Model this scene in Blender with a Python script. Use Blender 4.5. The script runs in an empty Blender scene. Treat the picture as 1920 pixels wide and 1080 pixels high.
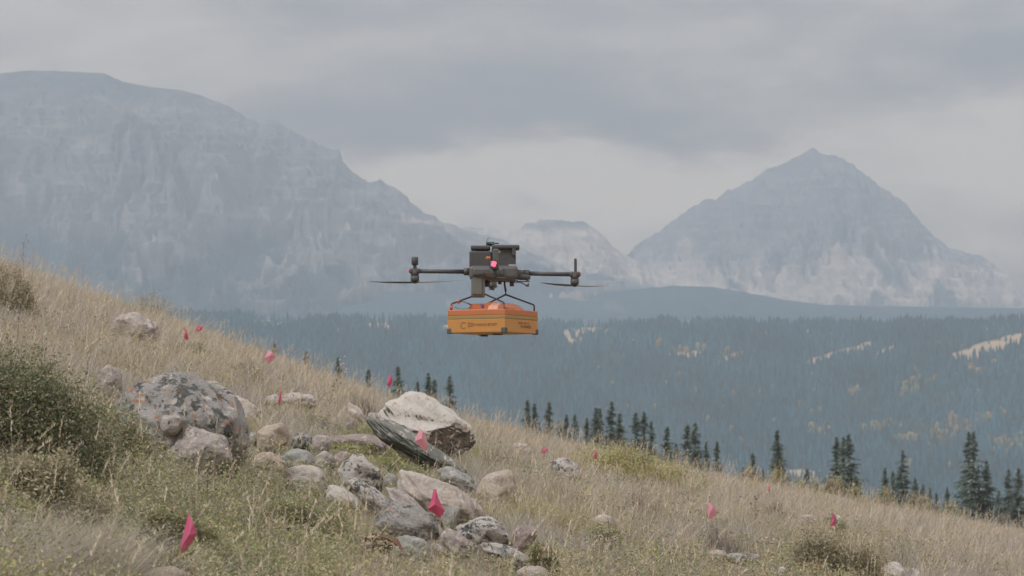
import bpy, bmesh, math, random
import numpy as np
from mathutils import Vector, Matrix, Euler

# ------------------------------------------------------------ camera, world, sun, exposure
sc = bpy.context.scene
COL = sc.collection
FPX = 6844.0            # focal length in photograph pixels (1920 wide)
HZ = 600.0              # horizon row in the photograph
cam_d = bpy.data.cameras.new("camera")
cam_d.sensor_width = 36.0
cam_d.lens = 36.0 * FPX / 1920.0
cam_d.clip_start = 0.5
cam_d.clip_end = 80000.0
cam_d.dof.use_dof = True
cam_d.dof.focus_distance = 25.0
cam_d.dof.aperture_fstop = 10.5
cam = bpy.data.objects.new("camera", cam_d)
cam.location = (0, 0, 0)
cam.rotation_euler = (math.radians(90) + math.atan((HZ - 540.0) / FPX), 0, 0)
COL.objects.link(cam)
sc.camera = cam

SUN_EL, SUN_AZ = math.radians(44), math.radians(238)
sd = bpy.data.lights.new("sun", 'SUN')
sd.energy = 1.5
sd.angle = math.radians(14)
sd.color = (1.0, 0.97, 0.935)
sun = bpy.data.objects.new("sun", sd)
sdir = Vector((math.sin(SUN_AZ) * math.cos(SUN_EL), math.cos(SUN_AZ) * math.cos(SUN_EL), math.sin(SUN_EL)))
sun.rotation_euler = sdir.to_track_quat('Z', 'Y').to_euler()
sun.location = (0, -10, 40)
COL.objects.link(sun)

sc.view_settings.view_transform = 'Standard'
sc.view_settings.look = 'None'
sc.view_settings.gamma = 1.0
sc.view_settings.exposure = 0.0
sc.cycles.use_denoising = True
sc.cycles.max_bounces = 6
sc.cycles.diffuse_bounces = 3
sc.cycles.volume_bounces = 1
sc.cycles.transparent_max_bounces = 8
sc.cycles.sample_clamp_indirect = 6.0


def nd(nt, kind, **kw):
    n = nt.nodes.new(kind)
    for k, v in kw.items():
        if k in n.inputs.keys():
            n.inputs[k].default_value = v
        else:
            setattr(n, k, v)
    return n


def math_node(nt, op, a, b=None, c=None, clamp=False):
    n = nt.nodes.new('ShaderNodeMath')
    n.operation = op
    n.use_clamp = clamp
    for i, v in enumerate((a, b, c)):
        if v is None:
            continue
        if isinstance(v, (int, float)):
            n.inputs[i].default_value = v
        else:
            nt.links.new(v, n.inputs[i])
    return n.outputs[0]


def mixc(nt, fac, a, b):
    n = nt.nodes.new('ShaderNodeMix')
    n.data_type = 'RGBA'
    for sock, v in ((n.inputs[0], fac), (n.inputs[6], a), (n.inputs[7], b)):
        if isinstance(v, (int, float)):
            sock.default_value = v
        elif isinstance(v, tuple):
            sock.default_value = v if len(v) == 4 else (*v, 1)
        else:
            nt.links.new(v, sock)
    return n.outputs[2]


def smooth(nt, v, lo, hi):
    n = nt.nodes.new('ShaderNodeMapRange')
    n.interpolation_type = 'SMOOTHSTEP'
    nt.links.new(v, n.inputs[0])
    n.inputs[1].default_value = lo
    n.inputs[2].default_value = hi
    return n.outputs[0]


world = bpy.data.worlds.new("World")
sc.world = world
world.use_nodes = True
nt = world.node_tree
bg = nt.nodes["Background"]
bg.inputs[1].default_value = 0.1
sky = nd(nt, 'ShaderNodeTexSky', sky_type='NISHITA', sun_disc=False, sun_elevation=SUN_EL, sun_rotation=SUN_AZ)
tc = nd(nt, 'ShaderNodeTexCoord')
sep = nd(nt, 'ShaderNodeSeparateXYZ')
nt.links.new(tc.outputs['Generated'], sep.inputs[0])
mp = nd(nt, 'ShaderNodeMapping')
mp.inputs['Scale'].default_value = (9, 9, 26)
mp.inputs['Rotation'].default_value = (0, math.radians(-9), 0)
mp.inputs['Location'].default_value = (3.1, 0.7, 1.9)
nt.links.new(tc.outputs['Generated'], mp.inputs[0])
n1 = nd(nt, 'ShaderNodeTexNoise', Scale=1.0, Detail=5.0, Roughness=0.5, Distortion=0.3)
nt.links.new(mp.outputs[0], n1.inputs['Vector'])
n2 = nd(nt, 'ShaderNodeTexNoise', Scale=3.3, Detail=5.0, Roughness=0.55, Distortion=0.5)
nt.links.new(mp.outputs[0], n2.inputs['Vector'])


wn = nd(nt, 'ShaderNodeTexNoise', Scale=2.4, Detail=5.0, Roughness=0.6)
nt.links.new(mp.outputs[0], wn.inputs['Vector'])
wsep = nd(nt, 'ShaderNodeSeparateColor')
nt.links.new(wn.outputs['Color'], wsep.inputs[0])
WX = math_node(nt, 'ADD', sep.outputs[0], math_node(nt, 'MULTIPLY', math_node(nt, 'SUBTRACT', wsep.outputs[0], .5), .055))
WZ = math_node(nt, 'ADD', sep.outputs[2], math_node(nt, 'MULTIPLY', math_node(nt, 'SUBTRACT', wsep.outputs[1], .5), .030))


def blob(px, py, rx, ry):
    # soft cloud mass in a given direction of the sky (azimuth, elevation)
    ax, ez = (px - 960) / FPX, (HZ - py) / FPX
    u = math_node(nt, 'DIVIDE', math_node(nt, 'SUBTRACT', WX, ax), rx / FPX)
    v = math_node(nt, 'DIVIDE', math_node(nt, 'SUBTRACT', WZ, ez), ry / FPX)
    d = math_node(nt, 'ADD', math_node(nt, 'MULTIPLY', u, u), math_node(nt, 'MULTIPLY', v, v))
    front = math_node(nt, 'GREATER_THAN', sep.outputs[1], 0.0)
    return math_node(nt, 'MULTIPLY', math_node(nt, 'POWER', 2.718, math_node(nt, 'MULTIPLY', d, -1.0)), front)


cl = math_node(nt, 'ADD', math_node(nt, 'MULTIPLY', n1.outputs[0], 0.9), math_node(nt, 'MULTIPLY', n2.outputs[0], 0.65))
cl = math_node(nt, 'SUBTRACT', cl, 0.38)
for (bx, by, rx, ry, amp) in ((60, 60, 330, 110, .34), (500, 200, 300, 60, .08), (1010, 345, 460, 58, .50), (1330, 330, 240, 60, .25),
                              (1890, 285, 170, 80, .62), (1540, 110, 230, 50, .15), (820, 50, 420, 90, -.12),
                              (1020, 215, 420, 75, -.36), (1900, 110, 200, 90, -.22), (1700, 430, 250, 60, .1),
                              (1400, 40, 200, 40, -.1), (720, 250, 160, 60, -.1), (1150, 430, 120, 50, .15)):
    cl = math_node(nt, 'ADD', cl, math_node(nt, 'MULTIPLY', blob(bx, by, rx, ry), amp))
clf = smooth(nt, cl, 0.08, 0.86)
cloudc = mixc(nt, clf, (2.1, 1.45, 1.0), (8.7, 6.8, 4.9))
# overcast skies are brighter overhead than at the horizon
zc = math_node(nt, 'MAXIMUM', sep.outputs[2], 0.0)
fin = mixc(nt, smooth(nt, zc, 0.10, 0.75), cloudc, (12.9, 12.5, 12.4))
fin = mixc(nt, 0.93, sky.outputs[0], fin)
nt.links.new(fin, bg.inputs[0])

# ------------------------------------------------------------ noise and mesh helpers
RNG = np.random.default_rng(7)


def _hash(ix, iy, seed):
    h = (ix.astype(np.int64) * 374761393 + iy.astype(np.int64) * 668265263 + seed * 1442695041) & 0xFFFFFFFF
    h = ((h ^ (h >> 13)) * 1274126177) & 0xFFFFFFFF
    h = (h ^ (h >> 16)) & 0xFFFFFFFF
    return h / 4294967295.0


def vnoise(x, y, seed=0):
    x = np.asarray(x, float)
    y = np.asarray(y, float)
    ix, iy = np.floor(x), np.floor(y)
    fx, fy = x - ix, y - iy
    ux, uy = fx * fx * fx * (fx * (fx * 6 - 15) + 10), fy * fy * fy * (fy * (fy * 6 - 15) + 10)

    def g(dx, dy):
        a = _hash(ix + dx, iy + dy, seed) * 2 * np.pi
        return np.cos(a) * (fx - dx) + np.sin(a) * (fy - dy)
    a = g(0, 0) * (1 - ux) + g(1, 0) * ux
    b = g(0, 1) * (1 - ux) + g(1, 1) * ux
    return (a * (1 - uy) + b * uy) * 1.4


def fbm(x, y, seed=0, oct=5, rough=0.5):
    s, a, t = 0, 1.0, 0
    for o in range(oct):
        s = s + a * vnoise(x * 2 ** o + 17.3 * o, y * 2 ** o - 9.1 * o, seed + o)
        t += a
        a *= rough
    return s / t


def ridged(x, y, seed=0, oct=5, rough=0.5):
    s, a, t = 0, 1.0, 0
    for o in range(oct):
        s = s + a * (1 - np.abs(vnoise(x * 2 ** o + 7.7 * o, y * 2 ** o + 3.3 * o, seed + o)) * 2)
        t += a
        a *= rough
    return s / t


def sstep(a, b, x):
    t = np.clip((x - a) / (b - a), 0, 1)
    return t * t * (3 - 2 * t)


def mesh_np(name, V, faces, mat, parent=None, colors=None, smooth_sh=False, link=True):
    """faces: list of int arrays (n,k); colors: (nverts,3)"""
    me = bpy.data.meshes.new(name)
    V = np.ascontiguousarray(V, dtype=np.float32)
    me.vertices.add(len(V))
    me.vertices.foreach_set('co', V.ravel())
    tot = sum(f.size for f in faces)
    npoly = sum(len(f) for f in faces)
    me.loops.add(tot)
    me.polygons.add(npoly)
    me.loops.foreach_set('vertex_index', np.concatenate([f.ravel() for f in faces]).astype(np.int32))
    sizes = np.concatenate([np.full(len(f), f.shape[1]) for f in faces])
    starts = np.concatenate([[0], np.cumsum(sizes)[:-1]]).astype(np.int32)
    me.polygons.foreach_set('loop_start', starts)
    me.polygons.foreach_set('use_smooth', np.full(npoly, smooth_sh, dtype=bool))
    if colors is not None:
        at_ = me.color_attributes.new('tint', 'FLOAT_COLOR', 'POINT')
        c4 = np.ones((len(V), 4), dtype=np.float32)
        c4[:, :colors.shape[1]] = colors
        at_.data.foreach_set('color', c4.ravel())
    me.update(calc_edges=True)
    me.validate()
    if mat is not None:
        me.materials.append(mat)
    ob = bpy.data.objects.new(name, me)
    if link:
        COL.objects.link(ob)
    if parent is not None:
        ob.parent = parent
    return ob


def tag(o, label=None, cat=None, group=None, kind=None):
    if label:
        o['label'] = label
    if cat:
        o['category'] = cat
    if group:
        o['group'] = group
    if kind:
        o['kind'] = kind
    return o


def empty(name, loc, rot=(0, 0, 0)):
    o = bpy.data.objects.new(name, None)
    o.empty_display_size = 0.1
    o.location = loc
    o.rotation_euler = rot
    COL.objects.link(o)
    return o


class MB:
    """collects shapes in one bmesh -> one mesh object"""

    def __init__(s):
        s.bm = bmesh.new()

    def box(s, c, size, rot=(0, 0, 0), bev=0.0, taper=None):
        b2 = bmesh.new()
        bmesh.ops.create_cube(b2, size=1)
        for v in b2.verts:
            t = 1.0
            if taper and v.co.z > 0:
                t = taper
            v.co = Vector((v.co.x * size[0] * t, v.co.y * size[1] * t, v.co.z * size[2]))
        if bev:
            bmesh.ops.bevel(b2, geom=list(b2.edges), offset=bev, segments=2, affect='EDGES', profile=0.5)
        m = Matrix.Translation(c) @ Euler(rot).to_matrix().to_4x4()
        b2.transform(m)
        s._merge(b2)
        return s

    def _merge(s, b2):
        me = bpy.data.meshes.new('tmp')
        b2.to_mesh(me)
        b2.free()
        s.bm.from_mesh(me)
        bpy.data.meshes.remove(me)

    def tube(s, pts, rad, n=10):
        pts = [Vector(p) for p in pts]
        if isinstance(rad, (int, float)):
            rad = [rad] * len(pts)
        rings = []
        for i, p in enumerate(pts):
            d = (pts[min(i + 1, len(pts) - 1)] - pts[max(i - 1, 0)])
            if d.length < 1e-9:
                d = Vector((0, 0, 1))
            q = d.to_track_quat('Z', 'Y')
            rings.append([s.bm.verts.new(p + q @ Vector((math.cos(2 * math.pi * k / n) * rad[i], math.sin(2 * math.pi * k / n) * rad[i], 0))) for k in range(n)])
        for a, b in zip(rings[:-1], rings[1:]):
            for k in range(n):
                s.bm.faces.new((a[k], a[(k + 1) % n], b[(k + 1) % n], b[k]))
        s.bm.faces.new(list(reversed(rings[0])))
        s.bm.faces.new(rings[-1])
        return s

    def prism(s, poly, thick, frame):
        """poly: 2D pts; frame(x,y,d)->3D; extruded by thick in d"""
        a = [s.bm.verts.new(frame(x, y, 0)) for x, y in poly]
        b = [s.bm.verts.new(frame(x, y, thick)) for x, y in poly]
        n = len(poly)
        s.bm.faces.new(a)
        s.bm.faces.new(list(reversed(b)))
        for k in range(n):
            s.bm.faces.new((a[k], b[k], b[(k + 1) % n], a[(k + 1) % n]))
        return s

    def build(s, name, mat, parent=None, smooth_sh=False):
        bmesh.ops.recalc_face_normals(s.bm, faces=list(s.bm.faces))
        me = bpy.data.meshes.new(name)
        s.bm.to_mesh(me)
        s.bm.free()
        me.materials.append(mat)
        for p in me.polygons:
            p.use_smooth = smooth_sh
        o = bpy.data.objects.new(name, me)
        COL.objects.link(o)
        if parent is not None:
            o.parent = parent
        return o


def newmat(name):
    m = bpy.data.materials.new(name)
    m.use_nodes = True
    nt = m.node_tree
    p = nt.nodes['Principled BSDF']
    return m, nt, p


def plain(name, color, rough=0.6, metal=0.0, nscale=30.0, namp=0.25, emit=None, es=0.0):
    m, nt, p = newmat(name)
    tc = nd(nt, 'ShaderNodeTexCoord')
    n = nd(nt, 'ShaderNodeTexNoise', Scale=nscale, Detail=4.0)
    nt.links.new(tc.outputs['Object'], n.inputs['Vector'])
    d = tuple(c * (1 - namp) for c in color)
    l = tuple(min(1, c * (1 + namp)) for c in color)
    nt.links.new(mixc(nt, n.outputs[0], d, l), p.inputs['Base Color'])
    p.inputs['Roughness'].default_value = rough
    p.inputs['Metallic'].default_value = metal
    if emit:
        p.inputs['Emission Color'].default_value = (*emit, 1)
        p.inputs['Emission Strength'].default_value = es
    return m


def tintmat(name, rough=0.8, trans=0.0, spec=0.2, mul=(1, 1, 1)):
    m, nt, p = newmat(name)
    a = nd(nt, 'ShaderNodeAttribute', attribute_name='tint')
    col = a.outputs['Color']
    if mul != (1, 1, 1):
        vm = nd(nt, 'ShaderNodeVectorMath', operation='MULTIPLY')
        nt.links.new(col, vm.inputs[0])
        vm.inputs[1].default_value = mul
        col = vm.outputs[0]
    nt.links.new(col, p.inputs['Base Color'])
    p.inputs['Roughness'].default_value = rough
    p.inputs['Specular IOR Level'].default_value = spec
    if trans > 0:
        t = nd(nt, 'ShaderNodeBsdfTranslucent')
        nt.links.new(col, t.inputs['Color'])
        mx = nd(nt, 'ShaderNodeMixShader')
        mx.inputs[0].default_value = trans
        nt.links.new(p.outputs[0], mx.inputs[1])
        nt.links.new(t.outputs[0], mx.inputs[2])
        nt.links.new(mx.outputs[0], nt.nodes['Material Output'].inputs['Surface'])
    return m


# ------------------------------------------------------------ the lie of the land
_ys = np.concatenate([np.arange(0, 400, 1.0), np.arange(400, 6000, 10.0)])
_sl = -0.046 * sstep(52, 95, _ys) - 0.030 * sstep(350, 650, _ys)
_sl = _sl - 0.0175 * sstep(20, 34, _ys) * (1 - sstep(52, 95, _ys))
_z0 = -1.45 + np.concatenate([[0], np.cumsum((_sl[1:] + _sl[:-1]) / 2 * np.diff(_ys))])
VAL = -195.0
_z0 = np.where(_z0 < VAL, VAL, _z0)
RIDGE_Y, TOE_Y = 5300.0, 3850.0
_gx = np.array([-400, -60, -20, -9, -8.42, -4.9, -1.88, 0, 2.45, 4.56, 8.42, 20, 60, 400], float)
_gz = np.array([22, 14, 5.6, 2.95, 2.77, 1.50, .44, 0, -.59, -1.03, -1.72, -3.6, -8, -16], float)
_rx = np.array([-900, -400, 0, 400, 440, 560, 700, 800, 860, 960, 1040, 1100, 1180, 1300, 1400, 1640, 1800, 1920, 2400, 3000], float)
_ry = np.array([588, 590, 590, 596, 596, 604, 604, 606, 608, 611, 611, 614, 612, 610, 611, 611, 609, 607, 604, 600], float)


def ground_z(X, Y):
    X = np.asarray(X, float)
    Y = np.asarray(Y, float)
    z = np.interp(Y, _ys, _z0)
    z = z + np.interp(X, _gx, _gz) * (1 - sstep(900, 1800, Y))
    near = 1 - sstep(90, 200, Y)
    z = z + near * (0.10 * vnoise(X / 2.6, Y / 3.5, 3) + 0.05 * vnoise(X / 0.9, Y / 1.1, 4)) * (0.5 + 0.5 * sstep(60, 20, Y))
    z = z + 2.0 * vnoise(X / 60, Y / 60, 5) * sstep(420, 700, Y)
    # wooded hill across the valley
    px = 960 + FPX * X / np.maximum(Y, 1)
    top = (HZ - np.interp(px, _rx, _ry)) * RIDGE_Y / FPX
    t = np.clip((Y - TOE_Y) / (RIDGE_Y - TOE_Y), 0, 1)
    hill = VAL + (top - VAL) * (0.35 * t + 0.65 * sstep(-0.2, 1.0, t)) ** 1.0
    e = np.sin(np.pi * np.clip(t, 0, 1)) ** 0.8
    hill = hill + e * (20 * fbm(X / 560, Y / 560, 8, 4) + 11 * vnoise(X / 170, Y / 400, 9))
    hill = np.where(Y > RIDGE_Y, top - (Y - RIDGE_Y) * 0.10, hill)
    w = sstep(3600, 3850, Y)
    return z * (1 - w) + hill * w


def proj(X, Y, Z):
    return 960 + FPX * X / Y, HZ - FPX * Z / Y


def cast(px, py, ymin=9.0, ymax=75.0, lift=0.0):
    """first ground point seen through a pixel of the photograph (lift: point this much above the ground)"""
    Ys = np.linspace(ymin, ymax, 1600)
    X = (px - 960) / FPX * Ys
    gz = ground_z(X, Ys) + lift
    r = (HZ - py) / FPX * Ys
    k = np.argmax(gz >= r)
    if gz[k] < r[k]:
        k = int(np.argmax(gz - r))
    Y = Ys[k]
    return float((px - 960) / FPX * Y), float(Y), float(ground_z((px - 960) / FPX * Y, Y))


def grid_mesh(name, P, mat, colors=None):
    """P: (rows, cols, 3)"""
    r, c = P.shape[:2]
    i = np.arange(r * c).reshape(r, c)
    F = np.stack([i[:-1, :-1], i[:-1, 1:], i[1:, 1:], i[1:, :-1]], -1).reshape(-1, 4)
    return mesh_np(name, P.reshape(-1, 3), [F], mat, colors=None if colors is None else colors.reshape(-1, colors.shape[-1]), smooth_sh=True)


# clearings on the wooded hill: (px, py, rx, ry, tilt)
CLEAR = [(515, 606, 58, 8, 0), (705, 613, 40, 8, 0), (855, 616, 30, 7, 0), (1105, 622, 52, 9, 0), (1075, 634, 16, 16, 0), (1285, 612, 14, 8, 0), (1545, 671, 40, 7, -20), (1605, 655, 50, 6, -17),
         (1850, 655, 70, 13, -14), (1905, 640, 50, 14, -14), (1290, 664, 32, 6, 0), (1375, 668, 22, 5, -12), (1512, 624, 8, 6, 0),
         (1515, 887, 46, 7, 3), (1190, 640, 9, 5, 0), (1665, 658, 30, 6, -25), (1660, 614, 10, 3, 0), (1430, 612, 12, 4, 0),
         (880, 640, 14, 5, 0), (640, 620, 20, 4, 0), (560, 610, 26, 4, 0)]
ASPEN = [(1780, 815, 90, 26, -18), (1650, 806, 60, 8, -14), (1850, 790, 60, 12, -10), (1700, 830, 30, 8, 0), (1640, 812, 26, 6, 0), (1900, 840, 60, 22, 0),
         (1530, 810, 40, 14, 0), (1290, 664, 50, 10, 0), (1370, 670, 40, 10, 0), (1240, 655, 20, 8, 0), (1720, 726, 46, 16, -25), (1830, 700, 26, 9, 0), (1600, 740, 20, 8, 0)]


def blobs(px, py, lst):
    m = np.zeros_like(px)
    for (cx, cy, rx, ry, a) in lst:
        a = math.radians(a)
        dx, dy = px - cx, py - cy
        u = (dx * math.cos(a) + dy * math.sin(a)) / rx
        v = (-dx * math.sin(a) + dy * math.cos(a)) / ry
        m = np.maximum(m, 1.3 - np.sqrt(u * u + v * v))
    return m


def make_ground():
    m, nt, p = newmat('ground_soil')
    a = nd(nt, 'ShaderNodeAttribute', attribute_name='tint')
    tc = nd(nt, 'ShaderNodeTexCoord')
    n = nd(nt, 'ShaderNodeTexNoise', Scale=3.0, Detail=8.0, Roughness=0.7)
    nt.links.new(tc.outputs['Object'], n.inputs['Vector'])
    v = math_node(nt, 'ADD', 0.45, math_node(nt, 'MULTIPLY', n.outputs[0], 1.1))
    vm = nd(nt, 'ShaderNodeVectorMath', operation='SCALE')
    nt.links.new(a.outputs['Color'], vm.inputs[0])
    nt.links.new(v, vm.inputs['Scale'])
    nt.links.new(vm.outputs[0], p.inputs['Base Color'])
    p.inputs['Roughness'].default_value = 0.95
    p.inputs['Specular IOR Level'].default_value = 0.1
    Ys = np.concatenate([np.linspace(-6, 8, 8)[:-1], np.geomspace(8, 95, 420)[:-1], np.geomspace(95, 3300, 210)[:-1], np.linspace(3300, 5700, 360)])
    U = np.linspace(-0.30, 0.30, 560)
    Yg, Ug = np.meshgrid(Ys, U, indexing='ij')
    Xg = Ug * (np.maximum(Yg, 0) + 12)
    Zg = ground_z(Xg, np.maximum(Yg, 1.0))
    px, py = proj(Xg, np.maximum(Yg, 1), Zg)
    base = np.zeros(Yg.shape + (3,))
    base[:] = (0.20, 0.165, 0.115)
    n = fbm(Xg / 1.7, Yg / 1.7, 30, 4)[..., None]
    green = np.array((0.11, 0.12, 0.06))
    gm = np.clip(sstep(720, 560, px) * sstep(760, 900, py) * 0.9 + 0.5 * sstep(0, 0.4, n[..., 0]) * 0.4, 0, 1)[..., None]
    base = base * (1 - gm) + green * gm
    straw = np.array((0.36, 0.30, 0.20))
    k = (sstep(38, 80, Yg) * 0.8)[..., None]
    base = base * (1 - k) + straw * k
    k = (sstep(120, 420, Yg))[..., None]
    base = base * (1 - k) + np.array((0.15, 0.14, 0.07)) * k
    far = (sstep(3000, 3500, Yg))[..., None]
    base = base * (1 - far) + np.array((0.030, 0.038, 0.024)) * far
    cm = blobs(px + 8 * vnoise(Xg / 40, Yg / 80, 77), py + 3 * vnoise(Xg / 32, Yg / 66, 78), CLEAR)
    cm = (sstep(0.22, 0.38, cm) * sstep(3000, 3500, Yg))[..., None]
    base = base * (1 - cm) + np.array((0.42, 0.31, 0.20)) * (1 + .35 * fbm(Xg / 20, Yg / 40, 90, 4)[..., None]) * cm
    o = grid_mesh('ground', np.stack([Xg, Yg, Zg], -1), m, base)
    tag(o, kind='structure')


make_ground()

# ------------------------------------------------------------ mountains
def rockface_mat(name, seed):
    m, nt, p = newmat(name)
    a = nd(nt, 'ShaderNodeAttribute', attribute_name='tint')       # r: woods, g: scree
    s = nd(nt, 'ShaderNodeSeparateColor')
    nt.links.new(a.outputs['Color'], s.inputs[0])
    tc = nd(nt, 'ShaderNodeTexCoord')
    mp = nd(nt, 'ShaderNodeMapping')
    mp.inputs['Scale'].default_value = (0.007, 0.004, 0.045)
    mp.inputs['Location'].default_value = (seed, seed * 2, 0)
    nt.links.new(tc.outputs['Object'], mp.inputs[0])
    st = nd(nt, 'ShaderNodeTexNoise', Scale=1.0, Detail=6.0, Roughness=0.65)
    nt.links.new(mp.outputs[0], st.inputs['Vector'])
    mp2 = nd(nt, 'ShaderNodeMapping')
    mp2.inputs['Scale'].default_value = (0.013, 0.009, 0.014)
    nt.links.new(tc.outputs['Object'], mp2.inputs[0])
    gu = nd(nt, 'ShaderNodeTexNoise', Scale=1.0, Detail=9.0, Roughness=0.78, Distortion=0.8)
    nt.links.new(mp2.outputs[0], gu.inputs['Vector'])
    rock = mixc(nt, smooth(nt, st.outputs[0], .32, .68), (0.20, 0.175, 0.17), (0.40, 0.345, 0.315))
    rock = mixc(nt, math_node(nt, 'MULTIPLY', smooth(nt, gu.outputs[0], .42, .58), 0.6), (0.14, 0.135, 0.14), rock)
    scree = mixc(nt, smooth(nt, gu.outputs[0], .44, .57), (0.36, 0.31, 0.27), (0.56, 0.465, 0.385))
    c = mixc(nt, s.outputs[1], rock, scree)
    c = mixc(nt, s.outputs[0], c, (0.045, 0.080, 0.100))
    nt.links.new(c, p.inputs['Base Color'])
    p.inputs['Roughness'].default_value = 1.0
    p.inputs['Specular IOR Level'].default_value = 0.0
    return m


def mountain(name, Yr, poly, zbase, L, seed, spur, woods, cols=620, rows=300, back=1.2, rough_px=9.0, pw=0.9, gul=(330., 1500.)):
    xs = np.array([a for a, b in poly], float)
    ys = np.array([b for a, b in poly], float)
    U = np.linspace(xs[0], xs[-1], cols)
    tt = np.concatenate([-np.linspace(1, 0, 40, endpoint=False) ** 1.5 * back, np.linspace(0, 1, rows) ** 1.1])
    T, PX = np.meshgrid(tt, U, indexing='ij')
    X = (PX - 960) / FPX * Yr
    ridge = np.interp(PX, xs, ys) - rough_px * (0.15 + 0.85 * sstep(360, 480, PX)) * (ridged(PX / 34, PX * 0 + seed, seed + 40, 6, 0.7) - 0.6)
    zr = (HZ - ridge) * Yr / FPX
    Y = Yr - T * L + 120 * vnoise(X / 500, T * 0 + 3, seed) * np.abs(T)
    at_ = np.abs(T)
    z = zbase + (zr - zbase) * (1 - np.clip(at_, 0, 1) ** pw)
    env = np.clip(at_ * 3.0, 0, 1) * np.clip((1 - at_) * 2.2 + 0.25, 0, 1)
    w = X + 230 * fbm(X / 420, Y / 420, seed + 9, 4) + .25 * (Y - Yr) * np.sin(X / 700 + seed)
    rn = ridged(w / gul[0], Y / gul[1], seed + 3, 6, 0.58)
    z = z + (rn - 0.62) * spur * env
    z = z + (ridged(w / (gul[0] * .31) + 5, Y / (gul[1] * .5), seed + 33, 5, 0.6) - .6) * spur * .38 * env
    z = z + fbm(X / 60, Y / 60, seed + 21, 4, 0.6) * 16 * np.clip(at_ * 8, 0, 1)
    q = z / 26.0 + 0.8 * fbm(X / 500, Y / 500, seed + 60, 2)
    z = z + 5.0 * np.sin(q * 2 * np.pi) * np.clip(at_ * 6, 0, 1)
    z = np.maximum(z, zbase - 40)
    px, py = proj(X, Y, z)
    wm, sm = woods(px, py, z, X, Y, rn)
    col = np.zeros(z.shape + (3,))
    col[..., 0] = np.clip(wm, 0, 1)
    col[..., 1] = np.clip(sm, 0, 1)
    o = grid_mesh(name, np.stack([X, Y, z], -1), rockface_mat(name + '_surface', seed * 1.7), col)
    tag(o, kind='structure')
    return o


LEFT = [(-900, 330), (-500, 215), (-300, 170), (-150, 150), (0, 137), (50, 132), (90, 132), (130, 134), (195, 137), (230, 153), (280, 163), (340, 169), (380, 180),
        (430, 199), (465, 222), (488, 231), (505, 224), (520, 228), (545, 243), (570, 256), (600, 270), (615, 278), (636, 280), (644, 305),
        (660, 322), (690, 342), (712, 337), (740, 352), (762, 365), (770, 378), (800, 400), (830, 413), (870, 427), (930, 445), (1000, 474), (1100, 520), (1250, 560), (1400, 600)]
FARR = [(700, 470), (800, 440), (870, 427), (905, 426), (925, 431), (950, 434), (975, 440), (1010, 460), (1080, 500), (1150, 540)]
MID = [(850, 520), (920, 462), (965, 436), (985, 420), (1010, 412), (1045, 413), (1095, 415), (1115, 428), (1135, 445), (1150, 463), (1165, 474), (1182, 481),
       (1205, 496), (1250, 512), (1320, 528), (1400, 548), (1480, 566), (1600, 590)]
PYR = [(1050, 570), (1130, 520), (1180, 472), (1200, 455), (1225, 440), (1262, 412), (1300, 386), (1325, 373), (1345, 371), (1365, 355), (1390, 347), (1430, 322), (1470, 305),
       (1495, 293), (1524, 276), (1540, 287), (1570, 292), (1600, 308), (1650, 348), (1695, 378), (1715, 402), (1740, 430), (1775, 462), (1800, 470), (1832, 476), (1860, 492),
       (1900, 525), (1930, 545), (2000, 572), (2150, 600), (2300, 612)]
FOOT = [(-900, 560), (-300, 585), (300, 585), (600, 570), (750, 545), (900, 556), (1050, 554), (1130, 549), (1200, 541), (1260, 536), (1330, 537), (1400, 548), (1470, 562), (1540, 571),
        (1650, 574), (1920, 578), (2200, 580), (2700, 575)]


def woods_left(px, py, z, X, Y, rn):
    n = fbm(X / 150, z / 120, 91, 6, 0.65)
    k = sstep(-0.03, 0.12, n + (py - 520) / 240.0 - (rn - .62) * 1.1)
    k = k * sstep(400, 470, py + 30 * n)
    top = sstep(195, 160, py + 40 * n) * 0.5
    s = sstep(0.05, 0.16, fbm(X / 90, z / 240, 95, 6, .7) + (rn - .65) * .4) * sstep(330, 480, py) * 0.42
    s = np.maximum(s, 0.65 * sstep(0.0, 0.25, fbm(X / 300, z / 30, 99, 4)) * np.exp(-((py - 412) / 14.0) ** 2))
    return np.maximum(k, top), s


def woods_pyr(px, py, z, X, Y, rn):
    n = fbm(X / 110, z / 130, 191, 5, 0.6)
    k = sstep(0.16, 0.26, n + (py - 545) / 420.0 - (rn - .6) * 0.5) * sstep(380, 460, py) * 0.85
    k = np.maximum(k, sstep(0.0, .2, 0.35 - np.hypot((px - 1665 - (py - 510) * .8) / 60, (py - 510) / 160)) * .8 * sstep(-.3, .1, n))
    k = np.maximum(k, sstep(557, 585, py + 14 * n + (1560 - px) * 0.02))
    s = sstep(-.25, .32, (py - 490) / 150 + .9 * fbm(X / 60, z / 400, 195, 6, .7) + .5 * (rn - .6))
    return k, s


def woods_mid(px, py, z, X, Y, rn):
    n = fbm(X / 130, z / 100, 291, 5, 0.6)
    line = 452 + (px - 900) * .26
    k = sstep(-6, 8, py - line + 26 * n) * (1 - sstep(0.12, 0.22, vnoise(X / 110, z / 40, 12) + .4 * n) * sstep(560, 500, py))
    s = sstep(418, 440, py + 30 * n) * .95
    return k, s


def woods_foot(px, py, z, X, Y, rn):
    n = fbm(X / 130, z / 60, 391, 5, 0.6)
    return 1 - 0.15 * sstep(0.33, 0.42, n + 0.25 * np.exp(-((px - 670) / 40) ** 2) * np.exp(-((py - 550) / 20) ** 2)), n * 0 + 0.6


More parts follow.
